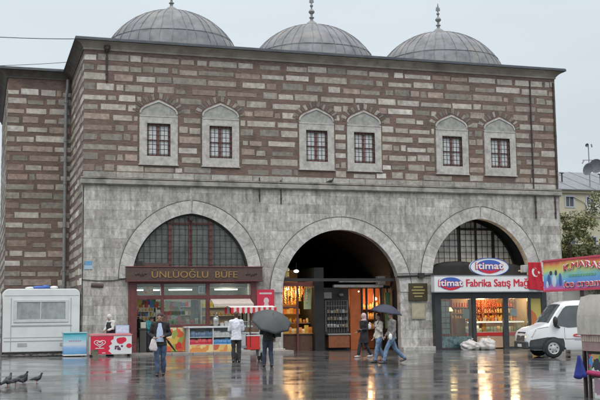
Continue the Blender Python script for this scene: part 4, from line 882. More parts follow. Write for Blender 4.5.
# dark metal stall in the middle of the passage, right half
MS = thing('kiosk', 'dark shuttered kiosk with wire shelves and an orange wooden base in the passage', 'kiosk', (12.6, 1.6, g2))
mb = MB(); mb.box(11.62, 13.28, 1.9, 3.2, g2, 2.95); part('cabinet', mb, mat('kiosk_black', (.022, .022, .024), rough=.6, var=.3), MS)
mb = MB(); mb.box(12.05, 13.15, 1.5, 1.89, g2+.12, .62); part('base_panel', mb, mat('orange_wood', (.24, .08, .03), rough=.5, var=.25), MS, bevel=.01)
mb = MB(); mb.box(12.0, 13.2, 1.45, 1.89, .63, .69); part('ledge', mb, mat('ledge_pale', (.3, .3, .28)), MS)
mb = MB(); gy = 1.86
for z in (1.0, 1.35, 1.7, 2.05): mb.box(12.08, 13.12, gy-.01, gy+.01, z-.01, z+.01)
for i in range(9): xx = 12.08+i*.13; mb.box(xx-.006, xx+.006, gy-.024, gy-.012, .75, 2.3)
mb.tube([(12.02, gy-.03, .8), (12.02, gy-.03, 2.3), (13.18, gy-.03, 2.3), (13.18, gy-.03, .8)], .02, 6)
part('wire_rack', mb, mat('rack_grey', (.25, .25, .24)), MS)
for z, r_ in ((1.0, 'lowest'), (1.35, 'middle'), (1.7, 'top')):
    for i in range(7): ware(random.choice(['packet', 'box_carton']), random.choice([(.12, .12, .12), (.3, .3, .28), (.2, .16, .1)]), 'small {c} {k} in the %s row on the wire rack of the dark kiosk' % r_, 'packs on the wire rack', (12.16+i*.155, 1.78, z), .8)
mb = MB(); mb.box(11.95, 12.35, 1.80, 1.86, 2.42, 2.72); solo('small_sign', mb, mat('grey_card', (.2, .2, .19)), 'dim grey card sign at the top left of the dark kiosk', 'sign', (12.1, 1.83, 2.42))
mb = MB(); mb.ell((12.85, 1.8, 2.6), (.13, .05, .08), 12); solo('round_sign', mb, mat('grey_disc', (.25, .25, .24)), 'dim pale disc at the top right of the dark kiosk', 'sign', (12.85, 1.8, 2.52), smooth=60)
RS = thing('lamp_lit_shop', 'orange lit shop with dark posts on the right of the passage', 'shop', (14.4, 1.9, g2))
mb = MB()
for xx in (13.95, 14.2, 14.62, 14.95, 15.3): mb.box(xx, xx+.08, 1.9, 2.0, g2, 2.9)
mb.box(13.3, 15.5, 1.885, 2.01, 2.902, 3.05)
part('frame', mb, iron, RS)
mb = MB(); mb.quad((13.3, 3.4, g2), (15.5, 3.4, g2), (15.5, 3.4, 3.1), (13.3, 3.4, 3.1)); mb.box(13.35, 13.92, 1.92, 1.98, g2, 2.9); part('wall_panel', mb, mat('orange_panel_wall', (.42, .11, .03), rough=.6, var=.25, scale=2), RS)
mb = MB(); mb.box(15.2, 15.5, 1.86, 1.88, .9, 2.7); part('side_panel', mb, mat('green_panel', (.12, .2, .09), var=.3), RS)
for z in (.9, 1.4, 1.9): mb = MB(); mb.box(14.0, 15.4, 2.9, 3.3, z-.04, z); part('shelf', mb, wsh, RS)
for z, r_ in ((.9, 'lowest'), (1.4, 'middle'), (1.9, 'top')):
    for i in range(7): ware('jar', [(.6, .3, .08), (.6, .5, .3)][i % 2], '{c} jar in the %s row behind the dark posts of the orange shop' % r_, 'jars in the orange shop', (14.1+i*.19, 3.05, z), 1.6)
for x, y, z, p_ in ((14.45, 2.5, 2.5, 24), (15.0, 2.6, 2.4, 20), (13.7, 1.6, 2.75, 1.5)):
    t = thing('hanging_lamp', {14.45: 'glowing bulb hanging in the middle of the orange shop', 15.0: 'glowing bulb hanging at the right of the orange shop', 13.7: 'small glowing bulb in front of the plain orange panel'}[x], 'lamp', (x, y, z))
    mb = MB(); mb.ell((x, y, z), (.06, .06, .075) if p_ > 10 else (.035, .035, .04), 10); part('bulb', mb, MATS['lit_bulb'], t, smooth=60); mb = MB(); mb.tube([(x, y, z+.06), (x, y, 3.0)], .01, 5); part('cord', mb, iron, t); lamp('l', t, (x, y-.1, z-.1), p_*2, (1, .6, .3), .07)
# ------------------------------------------------------------------ white trailer in the recess
gT = GZ(-1.5)
TR = thing('trailer', 'long white trailer with a grey curtained window in the corner left of the hall', 'trailer', (-1.66, .0, gT))
def rrect(x0, x1, z0, z1, r, n=6):
    p = []
    for cx, cz, a in ((x1-r, z1-r, 0), (x0+r, z1-r, 90)):
        for i in range(n+1): t = math.radians(a+90*i/n); p.append((cx+r*math.cos(t), cz+r*math.sin(t)))
    return p+[(x0, z0), (x1, z0)]
tp = mat('trailer_white', (.66, .68, .68), rough=.3, var=.05, scale=1.5, dirt=((.36, .36, .33), 1.2, .3))
mb = MB(); mb.prism(rrect(-3.34, -.05, .16, 2.90, .26), lambda a, b, t: (a, t, b), 0, 2.2); part('body', mb, tp, TR, smooth=30, bevel=.03)
mb = MB()
for z0, z1 in ((.62, .655), (.78, .80), (2.60, 2.615)): mb.box(-3.28, -.11, -.012, .0, z0, z1)
mb.box(-2.98, -.4, -.02, -.001, 1.27, 1.33); 
for xx in (-3.0, -.46): mb.box(xx, xx+.03, -.01, 0, .2, 2.5)
mb.box(-2.7, -2.3, -.014, 0, .40, .55); mb.box(-.9, -.6, -.014, 0, .4, .55); mb.box(-3.26, -.12, -.016, -.002, .165, .20)
part('moulding', mb, mat('trailer_seam', (.36, .37, .37)), TR)
mb = MB(); fx0, fx1, fz0, fz1 = -2.88, -.55, 1.44, 2.42
mb.box(fx0, fx1, -.035, -.001, fz0, fz0+.12); mb.box(fx0, fx1, -.035, -.001, fz1-.1, fz1); mb.box(fx0, fx0+.14, -.035, -.001, fz0+.121, fz1-.101); mb.box(fx1-.14, fx1, -.035, -.001, fz0+.121, fz1-.101); mb.box(-1.76, -1.72, -.03, -.001, fz0+.121, fz1-.101)
wf = part('window', mb, offwhite, TR, bevel=.01)
mb = MB(); n = 90
for i in range(n):
    a, b = fx0+.14+(fx1-fx0-.28)*i/n, fx0+.14+(fx1-fx0-.28)*(i+1)/n
    mb.quad((a, -.006-.005*(i % 2), fz0+.12), (b, -.006-.005*((i+1) % 2), fz0+.12), (b, -.006-.005*((i+1) % 2), fz1-.1), (a, -.006-.005*(i % 2), fz1-.1))
part('curtain', mb, mat('grey_blind', (.30, .33, .32), rough=.5, var=.3, scale=3), wf)
mb = MB(); mb.box(-3.3, -.1, .15, 2.1, .0+gT, .155); mb.box(-3.28, -.12, .02, .14, gT+.02, .13); part('underframe', mb, mat('dark_grime', (.05, .048, .045), var=.4, scale=6), TR)
for xx in (-2.3, -1.5):
    mb = MB(); mb.lathe((xx, .03, .22), [(.20, 0), (.22, .02), (.22, .16), (.2, .18)], 18, axis='y'); part('wheel', mb, black, TR)
mb = MB(); mb.prism(rrect(-5.6, -3.42, .16, 2.86, .22), lambda a, b, t: (a, t, b), .1, 2.2)
solo('kiosk_cabin', mb, tp, 'white cabin cut by the left edge of the photo beside the long trailer', 'cabin', (-4.5, .1, gT), smooth=30, bevel=.03)
RB = thing('bag', 'blue plastic bag and pale wrapping lying on the roof of the white trailer', 'bag', (-1.7, .6, 2.9))
mb = MB(); mb.ell((-1.75, .5, 2.97), (.38, .2, .08), 12); mb.ell((-1.5, .5, 3.0), (.2, .15, .08), 10); part('blue_bag', mb, blue, RB, smooth=60)
mb = MB(); mb.ell((-2.15, .55, 2.95), (.25, .18, .06), 10); part('wrapping', mb, white, RB, smooth=60); mb = MB(); mb.ell((-1.15, .5, 2.97), (.2, .15, .07), 10); part('wrapping', mb, white, RB, smooth=60)
for i, xx in enumerate((-.82, -.5)):
    mb = MB(); mb.lathe((xx, .5, 2.9), [(.10, 0), (.13, .03), (.13, .1), (.09, .13)], 12); solo('tin', mb, mat('dull_tin', (.1, .1, .1)), 'dull round tin on the trailer roof, %s of two' % ('left' if i == 0 else 'right'), 'tin', (xx, .5, 2.9), group='tins on the trailer roof', smooth=40)
mb = MB(); random.seed(3)
for i in range(26): xx = random.uniform(-3.4, -.6); mb.ell((xx, random.uniform(-.5, -.15), gT+.03), (random.uniform(.08, .2), .08, random.uniform(.03, .08)), 8)
solo('rubble', mb, mat('dark_rubble', (.07, .065, .06), var=.4, scale=8), 'dark litter and rubble along the foot of the trailer', 'rubble', (-2, -.3, gT), kind='stuff', smooth=50)
del bpy.data.objects['rubble']['category']

# ------------------------------------------------------------------ ice cream freezers
def stripes_mat(name, stops):
    m = bpy.data.materials.new(name); m.use_nodes = True; t = m.node_tree; p = t.nodes['Principled BSDF']; p.inputs['Roughness'].default_value = .3
    tcn = t.nodes.new('ShaderNodeTexCoord'); s_ = t.nodes.new('ShaderNodeSeparateXYZ'); t.links.new(tcn.outputs['Object'], s_.inputs[0])
    n = t.nodes.new('ShaderNodeTexNoise'); n.inputs['Scale'].default_value = 6; t.links.new(tcn.outputs['Object'], n.inputs['Vector'])
    a = t.nodes.new('ShaderNodeMath'); a.operation = 'MULTIPLY_ADD'; a.inputs[1].default_value = .12; t.links.new(n.outputs[0], a.inputs[0]); t.links.new(s_.outputs[2], a.inputs[2])
    r = t.nodes.new('ShaderNodeValToRGB'); el = r.color_ramp.elements
    for i, (q, c) in enumerate(stops):
        e_ = el[i] if i < 2 else el.new(q)
        e_.position = q; e_.color = (*c, 1)
    t.links.new(a.outputs[0], r.inputs[0]); t.links.new(r.outputs[0], p.inputs['Base Color']); return m
g1 = GZ(0)
FZ = thing('ice_cream_freezer', 'small upright-striped blue and white chest freezer right of the trailer', 'freezer', (-.36, -.9, g1)); FZ['label'] = 'small chest freezer printed light blue and white beside the white trailer'
mb = MB(); mb.box(-.84, .12, -1.3, -.55, g1+.10, .94); part('cabinet', mb, stripes_mat('water_print', [(.1, (.10, .33, .62)), (.4, (.25, .45, .72)), (.58, (.62, .66, .72)), (.78, (.3, .58, .68)), (1.0, (.06, .42, .55))]), FZ, bevel=.02)
mb = MB(); mb.box(-.87, .15, -1.33, -.52, .945, 1.0); part('lid', mb, mat('lid_teal', (.25, .5, .55), rough=.3), FZ, bevel=.01)
mb = MB(); mb.box(-.85, .13, -1.31, -.54, g1+.04, g1+.098); part('skirt', mb, white, FZ); mb = MB()
for x in (-.75, .03):
    for y in (-1.2, -.65): mb.lathe((x, y, g1), [(.03, 0), (.03, .04)], 8)
part('foot', mb, black, FZ)
mb = MB()
for i in range(7): mb.box(-.62+i*.075, -.57+i*.075, -1.303, -1.3005, .60, .66)
part('print', mb, mat('faded_red_print', (.45, .25, .35)), FZ)
FR = thing('ice_cream_freezer', 'long red and white freezer with a heart mark in front of the hooded vendor', 'freezer', (1.05, -1.5, g1))
fx0, fx1, fyq, fz0, fz1 = .22, 1.98, -1.85, g1+.07, .93
mb = MB(); mb.box(fx0, fx1, fyq, fyq+.75, fz0, fz1-.1); part('cabinet', mb, mat('freezer_white', (.70, .71, .72), rough=.3, var=.04), FR, bevel=.02)
mb = MB(); mb.box(fx0-.02, fx1+.02, fyq-.02, fyq+.77, fz1-.095, fz1-.04); mb.box(fx0+.04, fx1-.04, fyq+.03, fyq+.72, fz1-.039, fz1); part('lid', mb, mat('freezer_lid', (.62, .25, .28), rough=.25), FR, bevel=.008)
mb = MB(); pl = [(fx0+.01, fz0+.02), (fx0+.92, fz0+.02), (fx0+.86, .12), (fx0+.76, .2), (fx0+.84, .3), (fx0+.78, .4), (fx0+.92, .5), (fx0+.86, .62), (fx0+.98, .7), (fx0+.99, fz1-.11), (fx0+.01, fz1-.11)]
mb.prism(pl, lambda a, b, t: (a, t, b), fyq-.004, fyq-.001)
for cx, cz, r in ((1.5, .62, .14), (1.62, .66, .11), (1.86, .40, .10), (1.42, .66, .08)): mb.prism([(cx+r*1.2*math.cos(t), cz+r*math.sin(t)) for t in [2*PI*i/14 for i in range(14)]], lambda a, b, t: (a, t, b), fyq-.0045-.001*cx, fyq-.001)
part('red_print', mb, mat('print_red', (.62, .02, .06), rough=.3, var=.08), FR)
mb = MB(); rr = random.Random(2)
for i in range(9):
    cx, cz, r = 1.42+rr.uniform(-.14, .14), .30+rr.uniform(-.1, .1), rr.uniform(.035, .06); mb.ell((cx, fyq-.002, cz), (r, .004+.001*i, r), 10)
part('berry_print', mb, mat('berry', (.10, .05, .09), var=.4, scale=20), FR)
mb = MB(); hx, hz = .62, .52             # double heart outline
for sc_ in (1., .52):
    pts = []
    for i in range(41):
        t = 2*PI*i/40; pts.append((hx+sc_*.0148*16*math.sin(t)**3*1.0, fyq-.012, hz+sc_*.0105*(13*math.cos(t)-5*math.cos(2*t)-2*math.cos(3*t)-math.cos(4*t))*.95))
    mb.tube(pts, .016, 5, cap=False)
mb.box(.44, .8, fyq-.01, fyq-.004, .30, .33); mb.box(.72, .86, fyq-.01, fyq-.004, .10, .13)
part('heart_mark', mb, white, FR)
mb = MB(); mb.box(.27, .55, fyq-.009, fyq-.004, .02, .26); part('menu_print', mb, picture('menu_print', [(.06, .1, .05), (.12, .16, .1), (.3, .12, .1), (.05, .06, .05)], 14), FR)
mb = MB(); [mb.lathe((x, y, g1), [(.03, 0), (.03, .075)], 8) for x in (.3, 1.9) for y in (fyq+.1, fyq+.65)]; part('foot', mb, black, FR)
mb = MB(); mb.box(1.34, 1.92, -1.42, -1.4, .935, 1.28); mb.box(1.38, 1.88, -1.424, -1.421, .98, 1.24, 1); solo('price_board', mb, [mat('pale_blue_board', (.40, .52, .68)), mat('pale_blue_face', (.5, .6, .72), var=.2, scale=9)], 'pale blue card standing on the red and white freezer', 'card', (1.63, -1.4, .93))

# ------------------------------------------------------------------ people
def solidify_shapes(mb, voxel, smooth=2, fold=0.):
    me = mb.mesh('tmp'); o = link(bpy.data.objects.new('tmp', me)); r = o.modifiers.new('r', 'REMESH'); r.mode = 'VOXEL'; r.voxel_size = voxel
    s_ = o.modifiers.new('s', 'SMOOTH'); s_.iterations = smooth; s_.factor = .5
    e_ = o.evaluated_get(bpy.context.evaluated_depsgraph_get()); m2 = bpy.data.meshes.new_from_object(e_)
    if fold:
        for v in m2.vertices:
            c = v.co; q = NZ.noise(Vector((c.x*9, c.y*9, c.z*6+7)))+.6*NZ.noise(Vector((c.x*20, c.y*20, c.z*14))); v.co = c+v.normal*q*fold
    out = MB(); out.add([tuple(v.co) for v in m2.vertices], [tuple(p.vertices) for p in m2.polygons])
    bpy.data.objects.remove(o); bpy.data.meshes.remove(me); bpy.data.meshes.remove(m2); return out
skin = mat('skin', (.40, .235, .165), rough=.5, var=.08, scale=14)
def lerp(a, b, t): return tuple(a[i]+(b[i]-a[i])*t for i in range(3))
def person(label, loc, rotz, h=1.75, pose={}, jacket=(.03, .03, .03), shirt=None, trousers=(.05, .05, .06), shoes=(.03, .03, .03), hair=(.03, .02, .016), cover=None, open_front=False, coat_len=.0, skinless=False, group=None):
    J = dict(pelvis=(0, 0, .95), chest=(0, 0, 1.30), neck=(0, 0, 1.46), head=(0, -.02, 1.635), shL=(.18, 0, 1.40), shR=(-.18, 0, 1.40), elL=(.23, .03, 1.12), elR=(-.23, .03, 1.12), wrL=(.24, -.04, .87), wrR=(-.24, -.04, .87),
             hipL=(.09, 0, .91), hipR=(-.09, 0, .91), knL=(.1, -.03, .49), knR=(-.1, -.03, .49), anL=(.1, .0, .08), anR=(-.1, 0, .08), turn=0., tilt=0.)
    J.update(pose); k = h/1.75
    t = thing('person', label, 'person', loc, rotz, group)
    P = {a: (tuple(x*k for x in b) if isinstance(b, tuple) else b) for a, b in J.items()}
    r = lambda x: x*k
    def torso(mb, e=0., low=None, shoulder=True):
        pl, chs, nk = Vector(P['pelvis']), Vector(P['chest']), Vector(P['neck'])
        pts = [pl-Vector((0, 0, r(.10))), pl, pl.lerp(chs, .45), chs, chs.lerp(nk, .55), nk-Vector((0, 0, r(.02)))]
        rs = [(r(.155)+e, r(.11)+e), (r(.16)+e, r(.115)+e), (r(.14)+e, r(.10)+e), (r(.165)+e, r(.115)+e), (r(.15)+e, r(.10)+e), (r(.075)+e, r(.07)+e)]
        mb.tube(pts, rs, 16)
        mb.tube([P['shL'], P['chest'][:2]+(P['shL'][2]+r(.01),), P['shR']], [r(.058)+e, r(.075)+e, r(.058)+e], 10)
        for q in ('shL', 'shR'): mb.ell(P[q], (r(.06)+e,)*3, 10)
    def arm(mb, s_, e=0., upto=1.):
        a, b, c = P['sh'+s_], P['el'+s_], P['wr'+s_]; c = lerp(b, c, upto)
        mb.tube([a, lerp(a, b, .5), b, lerp(b, c, .5), c], [r(.056)+e, r(.05)+e, r(.042)+e, r(.038)+e*.8, r(.028)+e*.8], 10); mb.ell(b, (r(.043)+e,)*3, 8)
    def leg(mb, s_, e=0., upto=1.):
        a, b, c = P['hip'+s_], P['kn'+s_], P['an'+s_]; c = lerp(b, c, upto)
        mb.tube([a, lerp(a, b, .5), b, lerp(b, c, .4), c], [r(.09)+e, r(.075)+e, r(.056)+e, r(.055)+e*1.1, r(.04)+e*1.4], 12); mb.ell(b, (r(.057)+e,)*3, 8); mb.ell(a, (r(.092)+e,)*3, 10)
    mb = MB(); torso(mb); [arm(mb, q) for q in 'LR']; [leg(mb, q) for q in 'LR']
    H = Vector(P['head']); R = Matrix.Rotation(J['turn'], 3, 'Z') @ Matrix.Rotation(J['tilt'], 3, 'X')
    at = lambda x, y, z: H+R @ Vector((r(x), r(y), r(z)))
    mb.tube([P['neck'], at(0, .015, -.06)], [r(.058), r(.052)], 10)
    mb.ell(at(0, .008, .02), (r(.076), r(.095), r(.098)), 16, M=R); mb.ell(at(0, -.03, -.05), (r(.055), r(.058), r(.062)), 12, M=R)
    mb.tube([at(0, -.085, .02), at(0, -.112, -.022)], [r(.010), r(.018)], 6); mb.ell(at(0, -.083, -.055), (r(.026), r(.014), r(.010)), 8, M=R)
    for s_ in (-1, 1): mb.ell(at(.078*s_, .01, .0), (r(.012), r(.022), r(.032)), 8, M=R); mb.ell(at(.03*s_, -.08, .035), (r(.022), r(.014), r(.009)), 8, M=R)
    for q in 'LR':
        a, c = Vector(P['an'+q]), None; mb.ell(a-Vector((0, r(.05), r(.03))), (r(.035), r(.09), r(.03)), 10)
    body = solidify_shapes(mb, .014*k, 2)
    for q, s_ in (('L', 1), ('R', -1)):                    # hands: palm, four fingers, thumb
        e_, w_ = Vector(P['el'+q]), Vector(P['wr'+q]); d = (w_-e_).normalized(); side = d.cross(Vector((0, -1, 0.2)) if abs(d.y) < .8 else Vector((0, 0, 1))).normalized(); nrm = side.cross(d)
        cup = nrm if nrm.dot(Vector((-s_, 0, 0)))+.0 > 0 else -nrm
        palm = w_+d*r(.045); Mh = Matrix((side*1, cup, d)).transposed()
        body.ell(palm, (r(.040), r(.015), r(.050)), 10, M=Mh)
        for i, ln in enumerate((.062, .074, .070, .055)):
            b0 = w_+d*r(.085)+side*r(-.03+.02*i); b1 = b0+d*r(ln*.5)+cup*r(.008); b2 = b1+d*r(ln*.4)+cup*r(.028)
            body.tube([b0, b1, b2], [r(.0095), r(.009), r(.0075)], 6)
        b0 = w_+d*r(.03)+side*r(-.036); b1 = b0+d*r(.03)-side*r(.022)+cup*r(.012); b2 = b1+d*r(.032)+cup*r(.014); body.tube([b0, b1, b2], [r(.012), r(.011), r(.009)], 6)
    part('body', body, skin, t, local=True, smooth=80)
    mb = MB()
    for s_ in (-1, 1): mb.ell(at(.031*s_, -.087, .022), (r(.011), r(.006), r(.006)), 8, M=R)
    part('eyes', mb, mat('eye_dark', (.02, .015, .012), rough=.2), t, local=True)
    if cover is None:
        mb = MB(); mb.ell(at(0, .022, .045), (r(.088), r(.098), r(.092)), 14, M=R); mb.ell(at(0, .05, -.01), (r(.074), r(.06), r(.08)), 12, M=R)
        part('hair', solidify_shapes(mb, .012), mat('hair_%d' % int(hair[0]*999), hair, rough=.6, var=.3, scale=30), t, local=True, smooth=80)
    else:
        mb = MB(); mb.ell(at(0, .02, .03), (r(.105), r(.112), r(.125)), 14, M=R); mb.ell(at(0, .045, -.06), (r(.10), r(.085), r(.10)), 12, M=R)
        if cover[0] == 'scarf': mb.tube([at(0, .03, -.1), P['neck']], [(r(.10), r(.09)), (r(.15), r(.12))], 12)
        part(cover[0], solidify_shapes(mb, .013), mat(cover[0]+'_cloth', cover[1], rough=.85, var=.15), t, local=True, smooth=80)
    # clothes: trousers, jacket, shoes
    mb = MB(); [leg(mb, q, r(.017), 1.0) for q in 'LR']; pl = Vector(P['pelvis']); mb.tube([pl-Vector((0, 0, r(.1))), pl, pl+Vector((0, 0, r(.08)))], [(r(.165), r(.12)), (r(.17), r(.125)), (r(.155), r(.115))], 16)
    part('trousers', solidify_shapes(mb, .018, 1, .016), mat('trousers_%02d%02d%02d' % tuple(int(c*99) for c in trousers), trousers, rough=.85, var=.35, scale=7, bump=.012, bscale=11), t, local=True, smooth=80)
    mb = MB(); torso(mb, r(.026)); [arm(mb, q, r(.02), .97) for q in 'LR']
    pl = Vector(P['pelvis']); mb.tube([pl-Vector((0, 0, r(.08+coat_len))), pl-Vector((0, 0, r(.0))), pl+Vector((0, 0, r(.15)))], [(r(.195+coat_len*.12), r(.15+coat_len*.1)), (r(.19), r(.145)), (r(.17), r(.13))], 16)
    if cover is None or cover[0] != 'hood': mb.tube([P['neck'], lerp(P['neck'], tuple(H), .3)], [r(.085), r(.075)], 12)
    part('jacket', solidify_shapes(mb, .018, 1, .018), mat('jacket_%02d%02d%02d' % tuple(int(c*99) for c in jacket), jacket, rough=.85, var=.22, scale=6, bump=.014, bscale=10), t, local=True, smooth=80)
    if shirt:
        mb = MB(); cz = P['chest']; mb.tube([(0, P['pelvis'][1]-r(.135), r(.93)), (0, cz[1]-r(.128), cz[2]-r(.05)), (0, P['neck'][1]-r(.075), P['neck'][2]-r(.01))], [(r(.11), r(.045)), (r(.085), r(.045)), (r(.04), r(.035))], 12)
        part('shirt', mb, mat('shirt_%02d%02d%02d' % tuple(int(c*99) for c in shirt), shirt, rough=.8, var=.1), t, local=True, smooth=80)
    for q in 'LR':
        a = Vector(P['an'+q]); kn = Vector(P['kn'+q]); lift = max(0, a.z-r(.09)); mb = MB(); pitch = -min(.9, lift*5)
        Rf = Matrix.Rotation(-pitch, 3, 'X'); T_ = lambda x, y, z: a+Rf @ Vector((r(x), r(y), r(z)))
        mb.ell(T_(0, -.065, -.045), (r(.054), r(.135), r(.042)), 14, M=Rf); mb.ell(T_(0, .02, -.03), (r(.052), r(.07), r(.055)), 10, M=Rf); mb.ell(T_(0, .0, .02), (r(.058), r(.062), r(.06)), 10)
        part('shoe', solidify_shapes(mb, .012), mat('shoe_%02d%02d%02d' % tuple(int(c*99) for c in shoes), shoes, rough=.4, var=.2), t, local=True, smooth=80)
    return t
def umbrella(label, top, tiltx, tilty, R, Hc, col, shaft_to, loc):
    """canopy of eight gores with a scalloped rim; its axis tilts from the top of the shaft"""
    t = thing('umbrella', label, 'umbrella', loc); Mx = Matrix.Translation(top) @ Matrix.Rotation(tilty, 4, 'Y') @ Matrix.Rotation(tiltx, 4, 'X')
    mb = MB(); nr, ns = 9, 48; ring = []
    for i in range(nr+1):
        q = i/nr
        for j in range(ns):
            a = 2*PI*j/ns; g = abs(math.sin(4*a)); rr = R*q*(1-.075*q*q*g); z = -Hc*(1-math.cos(q*1.35))/(1-math.cos(1.35))+.03*q*q*g*R
            ring.append(Mx @ Vector((rr*math.cos(a), rr*math.sin(a), z)))
    mb.add(ring, [(i*ns+j, i*ns+(j+1) % ns, (i+1)*ns+(j+1) % ns, (i+1)*ns+j) for i in range(nr) for j in range(ns)])
    o = part('canopy', mb, mat('canopy_%02d%02d' % (col[0]*99, col[2]*99), col, rough=.55, var=.15, scale=5), t, smooth=25); s_ = o.modifiers.new('t', 'SOLIDIFY'); s_.thickness = .004
    mb = MB()
    for j in range(8):
        a = 2*PI*j/8; pts = [Mx @ Vector((R*q*math.cos(a), R*q*math.sin(a), -Hc*(1-math.cos(q*1.35))/(1-math.cos(1.35))-.012)) for q in [i/6 for i in range(7)]]; mb.tube(pts, .005, 5)
        mb.tube([Mx @ Vector((0, 0, -Hc*1.15)), pts[3]], .004, 5)
    part('ribs', mb, iron, t)
    mb = MB(); mb.tube([Mx @ Vector((0, 0, .06)), Mx @ Vector((0, 0, -.05)), shaft_to], [.004, .008, .008], 6); part('shaft', mb, iron, t)
    mb = MB(); d = (Vector(shaft_to)-Mx @ Vector((0, 0, 0))).normalized(); mb.tube([Vector(shaft_to)-d*.04, Vector(shaft_to)+d*.07], .017, 8); part('handle', mb, black, t)
    return t
jeans = (.055, .085, .15); jeansL = (.12, .19, .30)
# man in black jacket, head bent, hands in front, bag hanging from his hand
p1 = (.55, -17.5, GZ(.6))
person('man in an open black jacket, pale blue shirt and jeans walking towards us', p1, math.radians(-12), 1.78,
       dict(head=(.0, -.07, 1.60), tilt=.35, turn=-.2, neck=(0, -.02, 1.45), elL=(.27, .06, 1.14), elR=(-.27, .03, 1.13), wrL=(.10, -.22, 1.08), wrR=(-.14, -.24, 1.05), anL=(.09, .12, .09), knL=(.09, .0, .49), anR=(-.07, -.1, .08), knR=(-.08, -.10, .5)),
       jacket=(.022, .020, .022), shirt=(.38, .47, .62), trousers=jeans, coat_len=.04)
bg_ = thing('carrier_bag', 'white printed carrier bag hanging from the hand of the man in the black jacket', 'bag', (p1[0]-.23, p1[1]-.25, .62))
mb = MB(); X, Y = p1[0]-.23, p1[1]-.27; mb.add([(X-.09, Y-.03, .68), (X+.09, Y-.03, .66), (X+.09, Y+.05, .66), (X-.09, Y+.05, .68), (X-.12, Y-.05, .75), (X+.11, Y-.05, .74), (X+.11, Y+.06, .74), (X-.12, Y+.06, .75), (X-.05, Y-.01, 1.0), (X+.06, Y-.01, 1.0), (X+.06, Y+.02, 1.0), (X-.05, Y+.02, 1.0)], [(0, 3, 2, 1), (0, 1, 5, 4), (1, 2, 6, 5), (2, 3, 7, 6), (3, 0, 4, 7), (4, 5, 9, 8), (5, 6, 10, 9), (6, 7, 11, 10), (7, 4, 8, 11), (8, 9, 10, 11)])
part('bag_body', mb, mat('bag_print', (.6, .55, .56), rough=.4, var=.2, scale=14, dirt=((.4, .1, .15), 9, .5)), bg_, smooth=30, bevel=.02); mb = MB(); mb.tube([(X-.03, Y, .99), (X+.02, Y-.0, 1.06), (X+.04, Y, .99)], .008, 5); part('handle', mb, white, bg_)
mb = MB(); ux, uy = p1[0]+.22, p1[1]+.05; mb.tube([(ux+.0, uy, .95), (ux+.03, uy, .9), (ux+.22, uy+.05, .66), (ux+.25, uy+.06, .62)], [.02, .035, .018, .004], 8); mb.tube([(ux-.08, uy, 1.03), (ux, uy, .95)], .014, 8)
solo('folded_umbrella', mb, mat('umbrella_black', (.02, .02, .025)), 'folded black umbrella slanting behind the man in the black jacket', 'umbrella', (ux, uy, .6), smooth=60)
# man in white coat, back to us
person('man seen from behind in a white coat standing at the striped snack cart', (4.62, -9.9, GZ(4.6)), math.radians(172), 1.82,
       dict(elL=(.25, -.03, 1.12), elR=(-.24, -.05, 1.13), wrL=(.17, -.22, 1.02), wrR=(-.14, -.25, 1.0), head=(0, -.04, 1.63)), jacket=(.66, .68, .76), trousers=(.035, .035, .04), hair=(.07, .035, .02), coat_len=.10)
# umbrella person
pu = (4.80, -13.55, GZ(4.8))
person('person seen from behind in dark jeans under the big dark grey umbrella', pu, math.radians(176), 1.72,
       dict(elL=(.22, -.03, 1.12), wrL=(.12, -.20, 1.2), elR=(-.25, .0, 1.12), wrR=(-.25, -.08, .95), knL=(.11, -.05, .49), anL=(.12, -.08, .08), anR=(-.11, .08, .08)), jacket=(.025, .025, .028), trousers=(.035, .045, .075))
umbrella('large dark grey umbrella tilted back over the person at the snack cart', Vector((pu[0]+.13, pu[1]-.20, 1.66)), math.radians(36), math.radians(3), .69, .32, (.045, .05, .055), Vector((pu[0]+.0, pu[1]+.22, 1.22)), (pu[0], pu[1], 1.2))
mb = MB(); X, Y = pu[0]+.30, pu[1]-.03; mb.box(X-.09, X+.13, Y-.07, Y+.06, .90, 1.08); mb.tube([(X-.05, Y, 1.08), (X-.08, Y, 1.25), (X-.05, Y+.02, 1.42)], .012, 6); solo('shoulder_bag', mb, mat('bag_black', (.02, .02, .02), rough=.5), 'black shoulder bag at the right hip of the person under the grey umbrella', 'bag', (X, Y, .9), bevel=.025)
# woman in black with pink headscarf
pw = (10.45, -7.6, GZ(10.4))
person('woman in a long black coat and pale pink headscarf walking past the middle arch', pw, math.radians(-78), 1.74,
       dict(elL=(.22, .0, 1.13), wrL=(.16, -.2, 1.12), elR=(-.24, .04, 1.12), wrR=(-.19, -.2, 1.02), anL=(.08, .26, .10), knL=(.08, .04, .5), anR=(-.08, -.24, .08), knR=(-.08, -.16, .5)), jacket=(.014, .014, .018), trousers=(.02, .02, .024), shoes=(.45, .42, .42), cover=('scarf', (.48, .33, .34)), coat_len=.30)
mb = MB(); X, Y = pw[0]+.16, pw[1]-.16; mb.ell((X, Y, 1.12), (.09, .05, .12), 10); mb.ell((X+.03, Y, 1.24), (.04, .04, .06), 8); solo('handbag', mb, mat('white_bundle', (.6, .6, .6)), 'small white bundle held by the woman in the long black coat', 'bundle', (X, Y, 1.0), smooth=60)
